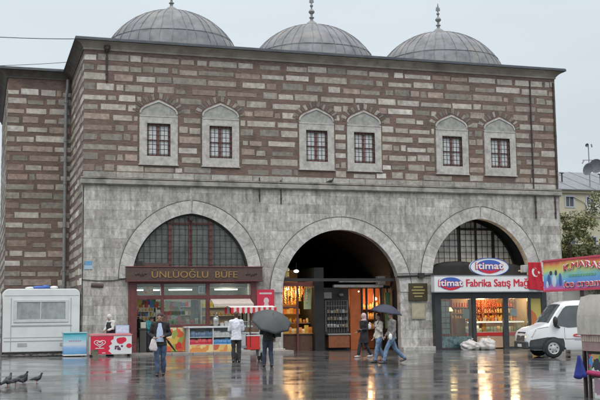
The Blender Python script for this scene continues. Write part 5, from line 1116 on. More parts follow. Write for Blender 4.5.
# couple under the navy umbrella
pa, pb = (9.27, -12.2, GZ(9.2)), (9.53, -12.75, GZ(9.5))
person('person in a cream jacket and jeans walking under the navy umbrella, left of the pair', pa, math.radians(-86), 1.72,
       dict(elL=(.22, -.02, 1.13), wrL=(.15, -.18, 1.25), elR=(-.2, .02, 1.13), wrR=(-.22, -.1, .9), anL=(.08, -.20, .08), knL=(.08, -.14, .5), anR=(-.08, .26, .12), knR=(-.08, .03, .5)), jacket=(.50, .47, .41), trousers=jeansL, hair=(.06, .035, .02))
person('man in a grey jacket striding, right of the pair under the navy umbrella', pb, math.radians(-86), 1.78,
       dict(elL=(.22, .0, 1.13), wrL=(.2, -.12, .9), elR=(-.23, .04, 1.12), wrR=(-.22, -.14, .92), hipL=(.09, 0, .88), hipR=(-.09, 0, .88), pelvis=(0, 0, .92), anL=(.08, -.36, .08), knL=(.08, -.24, .5), anR=(-.08, .50, .15), knR=(-.08, .18, .47)), jacket=(.19, .18, .175), trousers=jeansL, hair=(.05, .03, .02), shoes=(.06, .06, .08))
umbrella('navy umbrella held over the pair walking past the middle arch', Vector((9.55, -12.35, 1.95)), math.radians(6), math.radians(9), .62, .30, (.006, .010, .035), Vector((9.20, -12.32, 1.32)), (9.5, -12.35, 1.3))
mb = MB(); mb.ell((9.36, -13.05, .82), (.07, .05, .12), 10); mb.tube([(9.36, -13.05, .9), (9.34, -13.03, .98)], .012, 5); solo('carrier_bag', mb, white, 'small white bag at the hand of the man in the grey jacket', 'bag', (9.36, -13.05, .7), smooth=60)
# vendor behind the freezer, two people inside the shop
person('vendor in a white hood and black vest leaning over the red and white freezer', (1.22, -.72, GZ(1.2)), math.radians(-55), 1.80,
       dict(head=(0, -.10, 1.60), tilt=.3, neck=(0, -.04, 1.44), chest=(0, -.02, 1.28), elL=(.22, -.08, 1.14), wrL=(.12, -.3, 1.06), elR=(-.22, -.08, 1.14), wrR=(-.12, -.3, 1.04)), jacket=(.58, .58, .57), trousers=(.03, .03, .035), cover=('hood', (.58, .58, .56)))
mb = MB(); Z0 = GZ(1.2); mb.tube([(1.22, -.72, Z0+.9), (1.22, -.72, Z0+1.15), (1.20, -.735, Z0+1.33), (1.19, -.75, Z0+1.46)], [(.205, .19), (.195, .18), (.20, .175), (.14, .12)], 16)
v_ = [o for o in bpy.data.objects if o.get('label', '').startswith('vendor in')][0]; part('vest', mb, mat('vest_black', (.02, .02, .022), rough=.8), v_, smooth=60)
person('person in a teal top bending over a bag inside the doorway of the oxblood shop', (3.08, .55, g5), math.radians(50), 1.68, dict(head=(0, -.16, 1.52), chest=(0, -.05, 1.26), neck=(0, -.09, 1.40), tilt=.5, wrL=(.12, -.3, 1.0), wrR=(-.12, -.3, 1.0), elL=(.22, -.08, 1.12), elR=(-.22, -.08, 1.12)), jacket=(.05, .28, .34), trousers=(.04, .04, .05))
person('customer in dark clothes standing at the left inside the doorway of the oxblood shop', (2.72, 1.3, g5), math.radians(190), 1.74, {}, jacket=(.02, .02, .022), trousers=(.03, .03, .035))
mb = MB(); mb.box(2.62, 2.92, .15, .40, g5, 1.05); mb.box(2.58, 2.96, .12, .43, 1.052, 1.1); solo('side_table', mb, mat('dark_table', (.06, .055, .05)), 'dark counter block just inside the left doorway', 'counter', (3.1, .6, g5), bevel=.01)
mb = MB(); mb.box(2.66, 2.90, .18, .38, 1.105, 1.38); solo('paper_bag', mb, mat('cream_bag', (.5, .5, .42)), 'cream paper bag on the dark counter inside the left doorway', 'bag', (3.1, .6, 1.2), bevel=.02)

# ------------------------------------------------------------------ snack cart
cx, cy, gc = 5.33, -9.0, GZ(5.3)
CT = thing('snack_cart', 'wheeled snack cart with a red and white striped awning and red box', 'cart', (cx, cy, gc))
mb = MB(); mb.box(cx-.48, cx+.42, cy-.25, cy+.3, .42, .50); mb.box(cx-.44, cx-.38, cy-.2, cy+.25, .12, .419); mb.box(cx+.32, cx+.38, cy-.2, cy+.25, .12, .419); part('chassis', mb, mat('cart_grey', (.3, .31, .31), var=.2), CT)
mb = MB(); mb.box(cx-.44, cx-.18, cy-.22, cy+.28, .502, .95); mb.box(cx-.44, cx+.38, cy-.24, cy+.28, .952, 1.0); part('body_panel', mb, offwhite, CT, bevel=.008)
mb = MB(); mb.box(cx-.16, cx+.34, cy-.27, cy+.25, .36, .86); part('red_box', mb, mat('cart_red', (.60, .035, .03), rough=.3), CT, bevel=.015)
mb = MB(); mb.box(cx-.17, cx+.35, cy-.28, cy+.26, .862, .90); part('box_lid', mb, white, CT)
mb = MB(); mb.box(cx-.40, cx+.34, cy-.18, cy+.2, 1.002, 1.36); part('glass_case', mb, plate, CT)
mb = MB()
for a, b in ((cx-.41, cy-.19), (cx+.34, cy-.19), (cx-.41, cy+.2), (cx+.34, cy+.2)): mb.box(a, a+.02, b, b+.02, 1.0, 1.38)
mb.box(cx-.42, cx+.37, cy-.2, cy+.23, 1.381, 1.41); part('case_frame', mb, chrome, CT)
for x, y in ((cx-.02, cy-.26), (cx-.02, cy+.26)): mb = MB(); mb.tube([(x, y, .45), (x, y, 1.93)], .022, 8); part('pole', mb, mat('cart_pole', (.10, .03, .02)), CT)
mb = MB(); ax0, ax1 = cx-.82, cx+.92; n = 17
for i in range(n):
    a, b = ax0+(ax1-ax0)*i/n, ax0+(ax1-ax0)*(i+1)/n; m_ = i % 2
    mb.quad((a, cy-.55, 1.92), (b, cy-.55, 1.92), (b, cy, 1.98), (a, cy, 1.98), 1); mb.quad((a, cy, 1.98), (b, cy, 1.98), (b, cy+.5, 1.92), (a, cy+.5, 1.92), 1)
    for yy in (cy-.552, cy+.502): mb.add([(a, yy, 1.92), (b, yy, 1.92), (b, yy, 1.73), ((a+b)/2, yy, 1.69), (a, yy, 1.73)], [(0, 1, 2, 3, 4)], m_)
part('awning', mb, [mat('awning_red', (.55, .03, .04), rough=.7), mat('awning_cream', (.62, .56, .54), rough=.7)], CT)
for x in (cx-.45, cx+.43):
    for y in (cy-.2, cy+.22): mb = MB(); mb.lathe((x, y, gc+.16), [(.13, -.02), (.16, -.022), (.16, .022), (.13, .02)], 18, axis='x'); mb.lathe((x, y, gc+.16), [(.03, -.025), (.03, .025)], 8, axis='x'); part('wheel', mb, black, CT)
for i in range(6): ware('packet', (.45, .22, .08), 'brown pastry in the row inside the glass case of the snack cart', 'pastries in the snack cart', (cx-.32+i*.12, cy, 1.005), .8)

# ------------------------------------------------------------------ plastic bags by the right shop
def lump(x, y, s_, lab, seed):
    rr = random.Random(seed); bm = bmesh.new(); bmesh.ops.create_icosphere(bm, subdivisions=4, radius=1)
    for v in bm.verts:
        q = NZ.fractal(v.co*1.8+Vector((seed, 0, 0)), 1., 2., 4)*.28; v.co *= 1+q; v.co.z = max(v.co.z, -.55); v.co = Vector((v.co.x*s_[0], v.co.y*s_[1], (v.co.z+.55)*s_[2]))
    m = MB(); m.add([tuple(v.co) for v in bm.verts], [tuple(v.index for v in f.verts) for f in bm.faces]); bm.free()
    kx, ky, kz = .15*s_[0], 0, 1.5*s_[2]; m.tube([(kx, ky, kz-.06), (kx, ky, kz+.02), (kx+.05, ky, kz+.10)], [.03, .02, .06], 8)
    return solo('plastic_bag', m, mat('milky_plastic', (.52, .50, .48), rough=.3, var=.2, scale=5, bump=.02, bscale=9), lab, 'bag', (x, y, GZ(x)), local=True, smooth=70, group='plastic bags in front of the right shop')
lump(18.52, -.85, (.50, .3, .30), 'filled milky plastic bag before the right shop, left and flatter of two', 1)
lump(19.35, -.95, (.44, .3, .36), 'filled milky plastic bag by the open right doorway, right and taller of two', 5)

# ------------------------------------------------------------------ pigeons
def pigeon(loc, rz, label, up=True):
    t = thing('pigeon', label, 'pigeon', loc, rz, 'pigeons on the plaza')
    gm = mat('pigeon_grey', (.035, .037, .046), rough=.6, var=.35, scale=30)
    mb = MB(); hd = .25 if up else .12; hy = -.11 if up else -.2
    mb.tube([(0, .12, .115), (0, .07, .12), (0, 0, .125), (0, -.06, .15), (0, hy+.01, hd-.04), (0, hy, hd)], [(.012, .008), (.04, .035), (.055, .058), (.05, .052), (.026, .028), (.024, .024)], 12)
    mb.ell((0, hy-.008, hd+.005), (.023, .027, .023), 10); mb.tube([(0, hy-.03, hd), (0, hy-.055, hd-.008)], [.007, .002], 6)
    mb.add([(-.03, .10, .12), (.03, .10, .12), (.04, .24, .085), (-.04, .24, .085), (-.03, .10, .105), (.03, .10, .105), (.04, .24, .078), (-.04, .24, .078)], [(0, 1, 2, 3), (4, 7, 6, 5), (0, 4, 5, 1), (2, 6, 7, 3), (1, 5, 6, 2), (0, 3, 7, 4)])
    part('body', mb, gm, t, local=True, smooth=60)
    for s_ in (-1, 1):
        mb = MB(); mb.tube([(s_*.048, -.05, .145), (s_*.057, .02, .135), (s_*.04, .12, .11), (s_*.02, .18, .10)], [(.012, .03), (.012, .042), (.01, .025), (.004, .008)], 8); part('wing', mb, mat('pigeon_wing', (.05, .052, .062), var=.4, scale=25), t, local=True, smooth=60)
        mb = MB(); mb.tube([(s_*.02, 0, .08), (s_*.022, .0, .006)], .006, 5); [mb.tube([(s_*.022, 0, .006), (s_*.022+a, -.035, .004)], .004, 4) for a in (-.012, 0, .012)]; mb.tube([(s_*.022, 0, .006), (s_*.022, .02, .004)], .004, 4); part('leg', mb, mat('pigeon_leg', (.3, .1, .09)), t, local=True)
for (x, y), rz, lab, up in (((-2.93, -19.9), 80, 'pigeon with raised head standing apart, rightmost of the flock', True), ((-3.66, -21.0), -60, 'pigeon pecking at the ground, leftmost of the flock', False), ((-3.46, -20.4), 100, 'pigeon bending down in the middle of the flock', False), ((-3.22, -18.9), 60, 'pigeon with its head up, farthest of the flock', True), ((-3.25, -20.3), 30, 'pigeon turned towards us with raised head, second from the right of the flock', True), ((-3.6, -19.7), 150, 'pigeon standing behind the leftmost one', True)):
    pigeon((x, y, GZ(x)), math.radians(rz), lab, up)

pg = pigeon((11.75, -.09, 7.902), math.radians(70), 'pigeon perched on the ledge under the middle pair of windows', True)
# ------------------------------------------------------------------ white van
VW = Vector((16.87, -11.14)); yaw = math.radians(-13)       # local: front towards -x, near side towards -y
VN = thing('delivery_van', 'white delivery van parked before the right shop, its nose pointing left', 'van', (VW.x, VW.y, GZ(16.9)), yaw)
RV = .37
# origin = near front wheel contact; x: front bumper at -.95, near side face at y=-.12 ; width 1.95
vp = mat('van_paint', (.72, .74, .76), rough=.2, var=.05, scale=1, coat=.4, dirt=((.42, .42, .40), 1.6, .35)); vc = mat('van_cladding', (.05, .052, .055), rough=.55, var=.15); vg = mat('van_glass', (.06, .075, .08), rough=.05, var=.3, scale=2, spec=.9)
ST_ = [(-1.0, .42, .70, .74), (-.97, .36, .92, .80), (-.88, .32, 1.06, .86), (-.70, .30, 1.16, .90), (-.35, .30, 1.25, .93), (-.15, .30, 1.33, .955), (.03, .30, 1.58, .965), (.22, .30, 1.84, .97), (.42, .30, 2.07, .975), (.62, .30, 2.16, .975), (1.0, .30, 2.20, .975), (1.6, .30, 2.21, .975), (2.6, .30, 2.21, .975), (3.9, .3, 2.21, .975), (4.0, .32, 2.17, .96)]
CYV = .86
def sect(x, zb_, zt_, w_):
    belt = min(zt_-.04, 1.20); top = zt_; k_ = max(0, (top-belt)); wt = w_-k_*.16
    p = [(w_-.05, zb_), (w_, zb_+.12), (w_+.012, min(.75, zt_-.2)), (w_, belt), (w_*.55+wt*.45, belt+(top-.1-belt)*.5 if top-.1 > belt else belt+.01), (wt, max(belt+.015, top-.10)), (wt-.08, top-.03), (wt*.6, top), (0, top+.012)]
    return p
mb = MB(); rows = []
for x, a, b, c_ in ST_:
    s_ = sect(x, a, b, c_); full = [(x, CYV-y, z) for y, z in s_]+[(x, CYV+y, z) for y, z in s_[::-1][1:]]; rows.append(full)
n = len(rows[0]); vs = [p for r_ in rows for p in r_]
mb.add(vs, [(i*n+j, i*n+j+1, (i+1)*n+j+1, (i+1)*n+j) for i in range(len(rows)-1) for j in range(n-1)]+[tuple(range(n)), tuple((len(rows)-1)*n+j for j in range(n))]+[(i*n, (i+1)*n, (i+1)*n+n-1, i*n+n-1) for i in range(len(rows)-1)])
part('body', mb, vp, VN, local=True, smooth=38)
def vside(x, z, off=.006):
    for (xa, a, b, c_), (xb, a2, b2, c2) in zip(ST_, ST_[1:]):
        if xa <= x <= xb:
            t_ = (x-xa)/(xb-xa); s0, s1 = sect(xa, a, b, c_), sect(xb, a2, b2, c2); s_ = [(p[0]+(q[0]-p[0])*t_, p[1]+(q[1]-p[1])*t_) for p, q in zip(s0, s1)]
            for p, q in zip(s_, s_[1:]):
                if p[1] <= z <= q[1] and q[1] > p[1]: return CYV-(p[0]+(q[0]-p[0])*(z-p[1])/(q[1]-p[1]))-off
            return CYV-s_[-1][0]
    return CYV-.97-off
def side_panel(poly, m, nme, off=.008, far=False):
    xs_ = [p[0] for p in poly]; n_ = 14; mb = MB(); x0, x1 = min(xs_), max(xs_)
    def span(x):
        zs = []
        for p, q in zip(poly, poly[1:]+poly[:1]):
            if (p[0]-x)*(q[0]-x) <= 0 and p[0] != q[0]: zs.append(p[1]+(q[1]-p[1])*(x-p[0])/(q[0]-p[0]))
        return min(zs), max(zs)
    for i in range(n_):
        a, b = x0+1e-4+(x1-x0-2e-4)*i/n_, x0+1e-4+(x1-x0-2e-4)*(i+1)/n_; (l0, h0), (l1, h1) = span(a), span(b)
        for j in range(6):
            za, zb2, zc, zd = l0+(h0-l0)*j/6, l1+(h1-l1)*j/6, l1+(h1-l1)*(j+1)/6, l0+(h0-l0)*(j+1)/6
            ys = [vside(a, za, off), vside(b, zb2, off), vside(b, zc, off), vside(a, zd, off)]
            if far: ys = [2*CYV-y for y in ys]
            mb.quad((a, ys[0], za), (b, ys[1], zb2), (b, ys[2], zc), (a, ys[3], zd))
    return part(nme, mb, m, VN, local=True)
for far in (False, True):
    side_panel([(.02, 1.25), (.12, 1.42), (.50, 1.93), (.62, 2.0), (1.62, 2.02), (1.62, 1.22), (.62, 1.15), (.3, 1.22)], vg, 'side_window', far=far)
    side_panel([(-.97, .40), (-.94, .68), (-.2, .80), (.42, .74), (.52, .32), (-.9, .32)], vc, 'bumper', .016, far=far)
side_panel([(1.69, .45), (1.69, 2.04), (1.705, 2.04), (1.705, .45)], vc, 'door_seam', .004); side_panel([(.46, .72), (.46, 1.16), (.472, 1.16), (.472, .72)], vc, 'door_seam', .004); side_panel([(.46, .715), (.46, .73), (1.69, .73), (1.69, .715)], vc, 'side_trim', .012); side_panel([(-.62, 1.11), (-.60, 1.125), (-.16, 1.20), (-.16, 1.185)], vc, 'bonnet_seam', .004)
side_panel([(1.75, 1.24), (1.75, 2.0), (3.0, 2.0), (3.0, 1.24)], vg, 'side_window')
# windscreen, bonnet grille, lamps
mb = MB()
def wtop(x):
    for (xa, a, b, c_), (xb, a2, b2, c2) in zip(ST_, ST_[1:]):
        if xa <= x <= xb: return b+(b2-b)*(x-xa)/(xb-xa)
for i in range(8):
    a, b = -.13+.54*i/8, -.13+.54*(i+1)/8; wa, wb = .86-.12*i/8, .86-.12*(i+1)/8; m_ = 6
    for j in range(m_):
        u0, u1 = -1+2*j/m_, -1+2*(j+1)/m_
        sg = lambda u: .014-.03*abs(u)**4
        mb.quad((a, CYV+wa*u0, wtop(a)+sg(u0)), (b, CYV+wb*u0, wtop(b)+sg(u0)), (b, CYV+wb*u1, wtop(b)+sg(u1)), (a, CYV+wa*u1, wtop(a)+sg(u1)))
part('windscreen', mb, vg, VN, local=True)
mb = MB(); mb.box(-1.035, -.9, CYV-.84, CYV+.84, .34, .64); part('bumper', mb, vc, VN, local=True, bevel=.05)
mb = MB(); mb.add([(-1.02, CYV-.55, .66), (-1.02, CYV+.55, .66), (-.95, CYV+.5, 1.0), (-.95, CYV-.5, 1.0), (-.93, CYV-.55, .66), (-.93, CYV+.55, .66), (-.87, CYV+.5, 1.0), (-.87, CYV-.5, 1.0)], [(0, 1, 2, 3), (0, 4, 5, 1), (2, 6, 7, 3), (0, 3, 7, 4), (1, 5, 6, 2)]); part('grille', mb, vc, VN, local=True)
mb = MB(); [mb.box(-1.025+.028*i, -1.0+.028*i, CYV-.52, CYV+.52, .70+.07*i, .715+.07*i) for i in range(3)]; mb.ell((-.99, CYV, .81), (.012, .09, .04), 10); part('grille_bar', mb, chrome, VN, local=True)
for s_ in (-1, 1):
    mb = MB(); mb.add([(-.99, CYV+s_*.56, .76), (-.82, CYV+s_*.93, .82), (-.64, CYV+s_*.94, 1.12), (-.90, CYV+s_*.56, 1.04), (-.9, CYV+s_*.5, .7), (-.7, CYV+s_*.8, .76), (-.55, CYV+s_*.8, 1.0), (-.8, CYV+s_*.5, .95)], [(0, 1, 2, 3), (0, 4, 5, 1), (1, 5, 6, 2), (2, 6, 7, 3), (3, 7, 4, 0)]); part('headlight', mb, mat('headlight_glass', (.62, .6, .55), rough=.1, metal=.3), VN, local=True, bevel=.015)
mb = MB(); mb.box(-1.05, -1.036, CYV-.26, CYV+.26, .42, .53); part('number_plate', mb, white, VN, local=True)
mb = MB(); mb.ell((.04, -.34, 1.40), (.09, .12, .20), 14); mb.tube([(.08, -.25, 1.26), (.24, -.08, 1.2)], .035, 8); mb.tube([(.28, -.09, 1.16), (.02, -.32, 1.22)], .035, 8); part('mirror', mb, black, VN, local=True, smooth=60)
mb = MB(); mb.box(-.12, -.06, -.02, .0, 0, .0001)
for x in (0., 2.93):
    for y, sg in ((-.155, 1), (1.665, -1)):
        w0 = y
        mb = MB(); mb.lathe((x, y, RV), [(.2, 0.), (.30, .0), (.345, .015), (RV, .05), (RV, .17), (.345, .2), (.3, .21)], 36, axis='y'); wh = part('wheel', mb, black, VN, local=True, smooth=40)
        yy = y-.002 if sg == 1 else y+.215
        mb = MB(); mb.lathe((x, yy, RV), [(.225, .0*sg), (.215, -.012*sg), (.19, .01*sg), (.07, -.008*sg), (.05, -.015*sg)], 30, axis='y'); cap = part('rim', mb, mat('wheel_silver', (.5, .51, .52), rough=.35, metal=.5, var=.06), wh, local=True, smooth=40)
        mb = MB()
        for i in range(6): a = 2*PI*i/6+.2; mb.ell((x+.145*math.cos(a), yy-.0*sg, RV+.145*math.sin(a)), (.036, .012, .028), 8)
        part('rim_hole', mb, black, wh, local=True)
    for y in (-.13,):
        mb = MB(); no = 20; ro, ri = .425, .40; pr = []
        for i in range(no+1): t_ = PI*(i/no)*1.20-.314; pr.append((x+ro*math.cos(t_), RV+.01+ro*math.sin(t_)))
        mb.prism(pr, lambda a, b, t2: (a, t2, b), -.128, -.08); part('wheel_arch', mb, black, VN, local=True)
mb = MB(); pts = [(1.15+.34*math.cos(t_)*1., -.142, .86+.055*math.sin(t_)) for t_ in [PI*.1+PI*1.5*i/20 for i in range(21)]]; mb.tube(pts, [.006+.018*math.sin(PI*i/20) for i in range(21)], 5); part('emblem', mb, mat('door_red', (.6, .05, .06)), VN, local=True)
mb = MB(); [mb.box(.86+i*.085, .92+i*.085, -.137, -.12, .67, .715) for i in range(9)]; part('door_print', mb, mat('door_grey', (.35, .35, .38)), VN, local=True)
mb = MB(); mb.box(1.5, 1.64, -.15, -.12, 1.04, 1.07); part('door_handle', mb, vc, VN, local=True)

# ------------------------------------------------------------------ ice cream stall at the right edge (its side faces -x)
sx = 7.11; gs = GZ(7)
YZ = ((0, -1, 0), (0, 0, 1))
SS = thing('stall_sign', 'rainbow coloured ice cream sign board on the stall at the right edge', 'shop sign', (sx, -28.4, 2.04))
rb = bpy.data.materials.new('rainbow_board'); rb.use_nodes = True; t = rb.node_tree; p = t.nodes['Principled BSDF']; p.inputs['Roughness'].default_value = .35
tcn = t.nodes.new('ShaderNodeTexCoord'); s3 = t.nodes.new('ShaderNodeSeparateXYZ'); t.links.new(tcn.outputs['Object'], s3.inputs[0]); nn = t.nodes.new('ShaderNodeTexNoise'); nn.inputs['Scale'].default_value = 2.5; t.links.new(tcn.outputs['Object'], nn.inputs['Vector'])
ma = t.nodes.new('ShaderNodeMath'); ma.operation = 'MULTIPLY_ADD'; ma.inputs[1].default_value = .22; t.links.new(nn.outputs[0], ma.inputs[0]); t.links.new(s3.outputs[2], ma.inputs[2])
mr_ = t.nodes.new('ShaderNodeMapRange'); mr_.inputs[1].default_value = .10; mr_.inputs[2].default_value = .72; t.links.new(ma.outputs[0], mr_.inputs[0]); r_ = t.nodes.new('ShaderNodeValToRGB'); el = r_.color_ramp.elements
for i, (q, c) in enumerate([(0, (.62, .06, .22)), (.12, (.55, .10, .35)), (.25, (.12, .2, .62)), (.42, (.12, .38, .68)), (.58, (.25, .55, .45)), (.72, (.62, .62, .15)), (.86, (.68, .40, .08)), (1., (.62, .05, .05))]):
    e_ = el[i] if i < 2 else el.new(q)
    e_.position = q; e_.color = (*c, 1)
t.links.new(mr_.outputs[0], r_.inputs[0]); t.links.new(r_.outputs[0], p.inputs['Base Color'])
ye = -29.75
mb = MB(); mb.box(sx, sx+.08, ye, -27.2, 2.07, 2.66); part('board', mb, rb, SS)
mb = MB(); mb.box(sx-.015, sx+.09, ye-.02, -27.18, 2.662, 2.70); mb.box(sx-.015, sx+.09, ye-.02, -27.18, 2.03, 2.068); part('edge', mb, mat('sign_edge_red', (.55, .06, .10)), SS)
mb = text_mb('K.MARAŞ', (sx-.012, -28.03, 2.40), *YZ, 1.45, .17, .012, .035, warp=lambda u, h, a, b: (a, b+.07*math.sin(PI*u)-.03*u)); part('lettering_outline', mb, white, SS)
mb = text_mb('K.MARAŞ', (sx-.024, -28.045, 2.41), *YZ, 1.39, .15, .008, .018, warp=lambda u, h, a, b: (a, b+.07*math.sin(PI*u)-.03*u)); part('lettering', mb, MATS['sign_red'], SS)
mb = text_mb('ice cream', (sx-.012, -28.03, 2.11), *YZ, 1.32, .13, .012, .035); part('lettering_outline', mb, white, SS)
mb = text_mb('ice cream', (sx-.024, -28.045, 2.12), *YZ, 1.29, .11, .008, .018); part('lettering', mb, MATS['sign_red'], SS)
mb = MB(); [mb.box(sx-.008, sx-.001, -28.2-.098*i-.07, -28.2-.098*i, 2.315, 2.36) for i in range(10)]; part('small_print', mb, mat('print_green', (.15, .4, .25)), SS)
mb = MB()
for i, (y, z, a, b, c) in enumerate([(-27.42, 2.28, .07, .12, 0), (-27.5, 2.42, .06, .05, 1), (-27.62, 2.25, .09, .13, 2), (-27.7, 2.42, .05, .06, 1), (-27.86, 2.27, .06, .14, 0), (-27.35, 2.18, .05, .08, 2)]): mb.ell((sx-.001, y, z), (.004+.001*i, a, b), 12, c)
part('figure_print', mb, [mat('print_navy', (.06, .12, .35)), mat('print_dark', (.05, .05, .1)), mat('print_pale', (.55, .62, .7))], SS)
IC = thing('ice_cream_stall', 'stall under a sand coloured cover with a trimmed counter at the right edge', 'stall', (sx+.6, -29.6, gs))
mb = MB()
for y in (-28.58, -30.9): mb = MB(); mb.box(sx+.03, sx+.09, y, y+.06, gs, 2.03); part('post', mb, mat('post_dark', (.05, .03, .04)), IC)
mb = MB(); nu, nv = 26, 10
def tarp(u, v):
    y = -28.62-2.2*u; z = 1.92-.76*v; x = sx-.02-.10*math.sin(min(1, v*1.6)*PI/2)-.02*math.sin(u*34+v*3)*v-.015*math.sin(u*61)*v
    z -= .05*math.cos(u*PI*6)*(1-v)*.4; return (x, y, z)
for i in range(nu):
    for j in range(nv): mb.quad(tarp(i/nu, j/nv), tarp((i+1)/nu, j/nv), tarp((i+1)/nu, (j+1)/nv), tarp(i/nu, (j+1)/nv))
mb.add([tarp(i/nu, 0) for i in range(nu+1)]+[(sx+1.1, -28.62-2.2*i/nu, 1.95) for i in range(nu+1)], [(i, i+1, nu+2+i, nu+1+i) for i in range(nu)])
mb.add([tarp(0, j/nv) for j in range(nv+1)]+[(sx+1.1, -28.62, 1.92-.76*j/nv) for j in range(nv+1)], [(j, j+1, nv+2+j, nv+1+j) for j in range(nv)])
part('cover', mb, mat('sand_canvas', (.42, .40, .36), rough=.85, var=.12, scale=4, bump=.01), IC, smooth=50)
mb = MB(); mb.box(sx-.05, sx+1.1, -31., -28.64, .84, 1.02); part('counter', mb, mat('counter_pink', (.30, .20, .20), rough=.5), IC)
mb = MB(); mb.box(sx-.06, sx-.051, -31., -28.63, 1.022, 1.15)
for i in range(30): mb.box(sx-.067, sx-.061, -28.65-.08*i-.04, -28.65-.08*i, 1.03, 1.14, 1)
mb.box(sx-.075, sx-.05, -31, -28.62, 1.15, 1.165, 2); part('trim_band', mb, [mat('band_cream', (.48, .45, .38)), mat('band_pink', (.5, .34, .3)), MATS['sign_red']], IC)
mb = MB(); mb.box(sx+.02, sx+1.1, -31., -28.7, .78, .838); mb.box(sx+.02, sx+1.1, -31., -28.76, .30, .36); mb.box(sx+.0, sx+.05, -28.80, -28.74, gs, .779); mb.box(sx+.4, sx+1.1, -31, -28.75, gs, .777); part('base', mb, mat('stall_dark', (.05, .035, .03)), IC)
mb = MB(); mb.box(sx-.02, sx-.001, -29.6, -28.82, .42, .775); part('picture_panel', mb, picture('stall_picture', [(.05, .25, .6), (.5, .3, .1), (.02, .03, .05), (.6, .6, .62), (.45, .03, .15), (.1, .3, .12)], 7), IC)
mb = MB(); mb.tube([(sx-.03, -28.8, .42), (sx-.03, -29.7, .38)], .05, 8); part('rolled_trim', mb, mat('magenta_roll', (.35, .02, .10)), IC, smooth=50)
mb = MB(); mb.box(sx-.025, sx-.005, -29.7, -28.98, gs+.02, .33); part('picture_panel', mb, picture('stall_picture_pale', [(.6, .6, .6), (.62, .6, .6), (.3, .2, .25), (.1, .1, .15), (.55, .55, .58)], 5), IC)
mb = MB(); pts = []
nn_ = 8
for i in range(nn_+1):
    for j in range(7): v = j/6; u = i/nn_; pts.append((sx-.04-.02*math.sin(u*9+v), -28.42-.04+.0*u-.30*u*(.35+.65*v)+.16*v*(1-u), .74-.44*v-.03*math.sin(u*5)*v))
mb.add(pts, [(i*7+j, i*7+j+1, (i+1)*7+j+1, (i+1)*7+j) for i in range(nn_) for j in range(6)]); o = solo('blue_cloth', mb, mat('cloth_blue', (.03, .05, .28), rough=.8, var=.2), 'deep blue cloth hanging at the corner of the ice cream stall', 'cloth', (sx-.04, -28.6, .3), smooth=60); s_ = o.modifiers.new('t', 'SOLIDIFY'); s_.thickness = .006

# ------------------------------------------------------------------ building, wall and trees behind on the right
RBD = thing('apartment_building', 'cream building with a long grey slate roof behind the right corner of the hall', 'building', (46, 22, GZ(46)))
cream = mat('cream_render', (.50, .47, .35), rough=.8, var=.08, scale=1, dirt=((.3, .28, .22), .8, .3)); slate = mat('slate_roof', (.16, .175, .19), rough=.6, var=.18, scale=3, bump=.01)
def wall_holes(mb, x0, x1, z0, z1, y, holes):
    xs_ = sorted({x0, x1, *[h[0] for h in holes], *[h[1] for h in holes]}); zs_ = sorted({z0, z1, *[h[2] for h in holes], *[h[3] for h in holes]})
    for a, b in zip(xs_, xs_[1:]):
        for c, d in zip(zs_, zs_[1:]):
            if not any(h[0] <= a and b <= h[1] and h[2] <= c and d <= h[3] for h in holes): mb.quad((a, y, c), (b, y, c), (b, y, d), (a, y, d))
wins = [(37.1+i*1.78, 37.75+i*1.78, z, z+.72) for i in range(9) for z in (9.4, 6.4, 3.4)]
mb = MB(); wall_holes(mb, 30, 56, -.5, 10.42, 20, wins); mb.quad((30, 20, -.5), (30, 32, -.5), (30, 32, 10.4), (30, 20, 10.4)); mb.quad((56, 20, -.5), (56, 32, -.5), (56, 32, 10.4), (56, 20, 10.4)); part('wall', mb, cream, RBD)
mb = MB(); mb.box(30, 56.2, 19.82, 20.0, 10.40, 10.58); mb.box(30, 56.2, 19.9, 19.998, 8.62, 8.74); part('cornice', mb, cream, RBD)
mb = MB(); mb.quad((29.8, 19.7, 10.62), (56.3, 19.7, 10.62), (56.3, 26, 12.9), (29.8, 26, 12.9)); mb.quad((29.8, 32.3, 10.62), (56.3, 32.3, 10.62), (56.3, 26, 12.9), (29.8, 26, 12.9)); mb.box(29.8, 56.3, 19.66, 19.82, 10.585, 10.66); mb.quad((29.8, 19.7, 10.62), (29.8, 32.3, 10.62), (29.8, 26, 12.9), (29.8, 26, 12.9))
for x in (30+1.6*i for i in range(16)): mb.tube([(x, 19.75, 10.66), (x, 26, 12.93)], .015, 4)
rf = part('roof', mb, slate, RBD)
for x in (38.2, 41.6): mb = MB(); mb.box(x, x+.08, 22.2, 22.28, 11.3, 12.2); mb.box(x-.15, x+.2, 22.18, 22.3, 12.2, 12.26); part('vent_pipe', mb, iron, rf)
for a, b, c, d in wins:
    mb = MB(); mb.box(a-.10, a, 19.96, 20.1, c-.1, d+.1); mb.box(b, b+.10, 19.96, 20.1, c-.1, d+.1); mb.box(a, b, 19.96, 20.1, c-.1, c); mb.box(a, b, 19.96, 20.1, d, d+.1); mb.box((a+b)/2-.025, (a+b)/2+.025, 20.03, 20.08, c, d)
    w_ = part('window', mb, mat('window_trim_blue', (.42, .45, .50), rough=.6), RBD); mb = MB(); mb.box(a, b, 20.1, 20.12, c, d); part('pane', mb, mat('window_pane_dark', (.09, .10, .12), rough=.15), w_)
AC = thing('air_conditioner', 'white air conditioner on the cream wall under the rear window', 'air conditioner', (39.2, 19.7, 9.1))
mb = MB(); mb.box(38.75, 39.55, 19.5, 19.88, 9.0, 9.52); part('case', mb, white, AC, bevel=.02); mb = MB(); mb.lathe((39.05, 19.49, 9.26), [(.2, 0), (.2, .01)], 20, axis='y'); part('fan_grille', mb, iron, AC)
mb = MB(); mb.box(38.8, 38.85, 19.88, 19.99, 9.0, 9.05); mb.box(39.45, 39.5, 19.88, 19.99, 9.0, 9.05); part('bracket', mb, iron, AC)
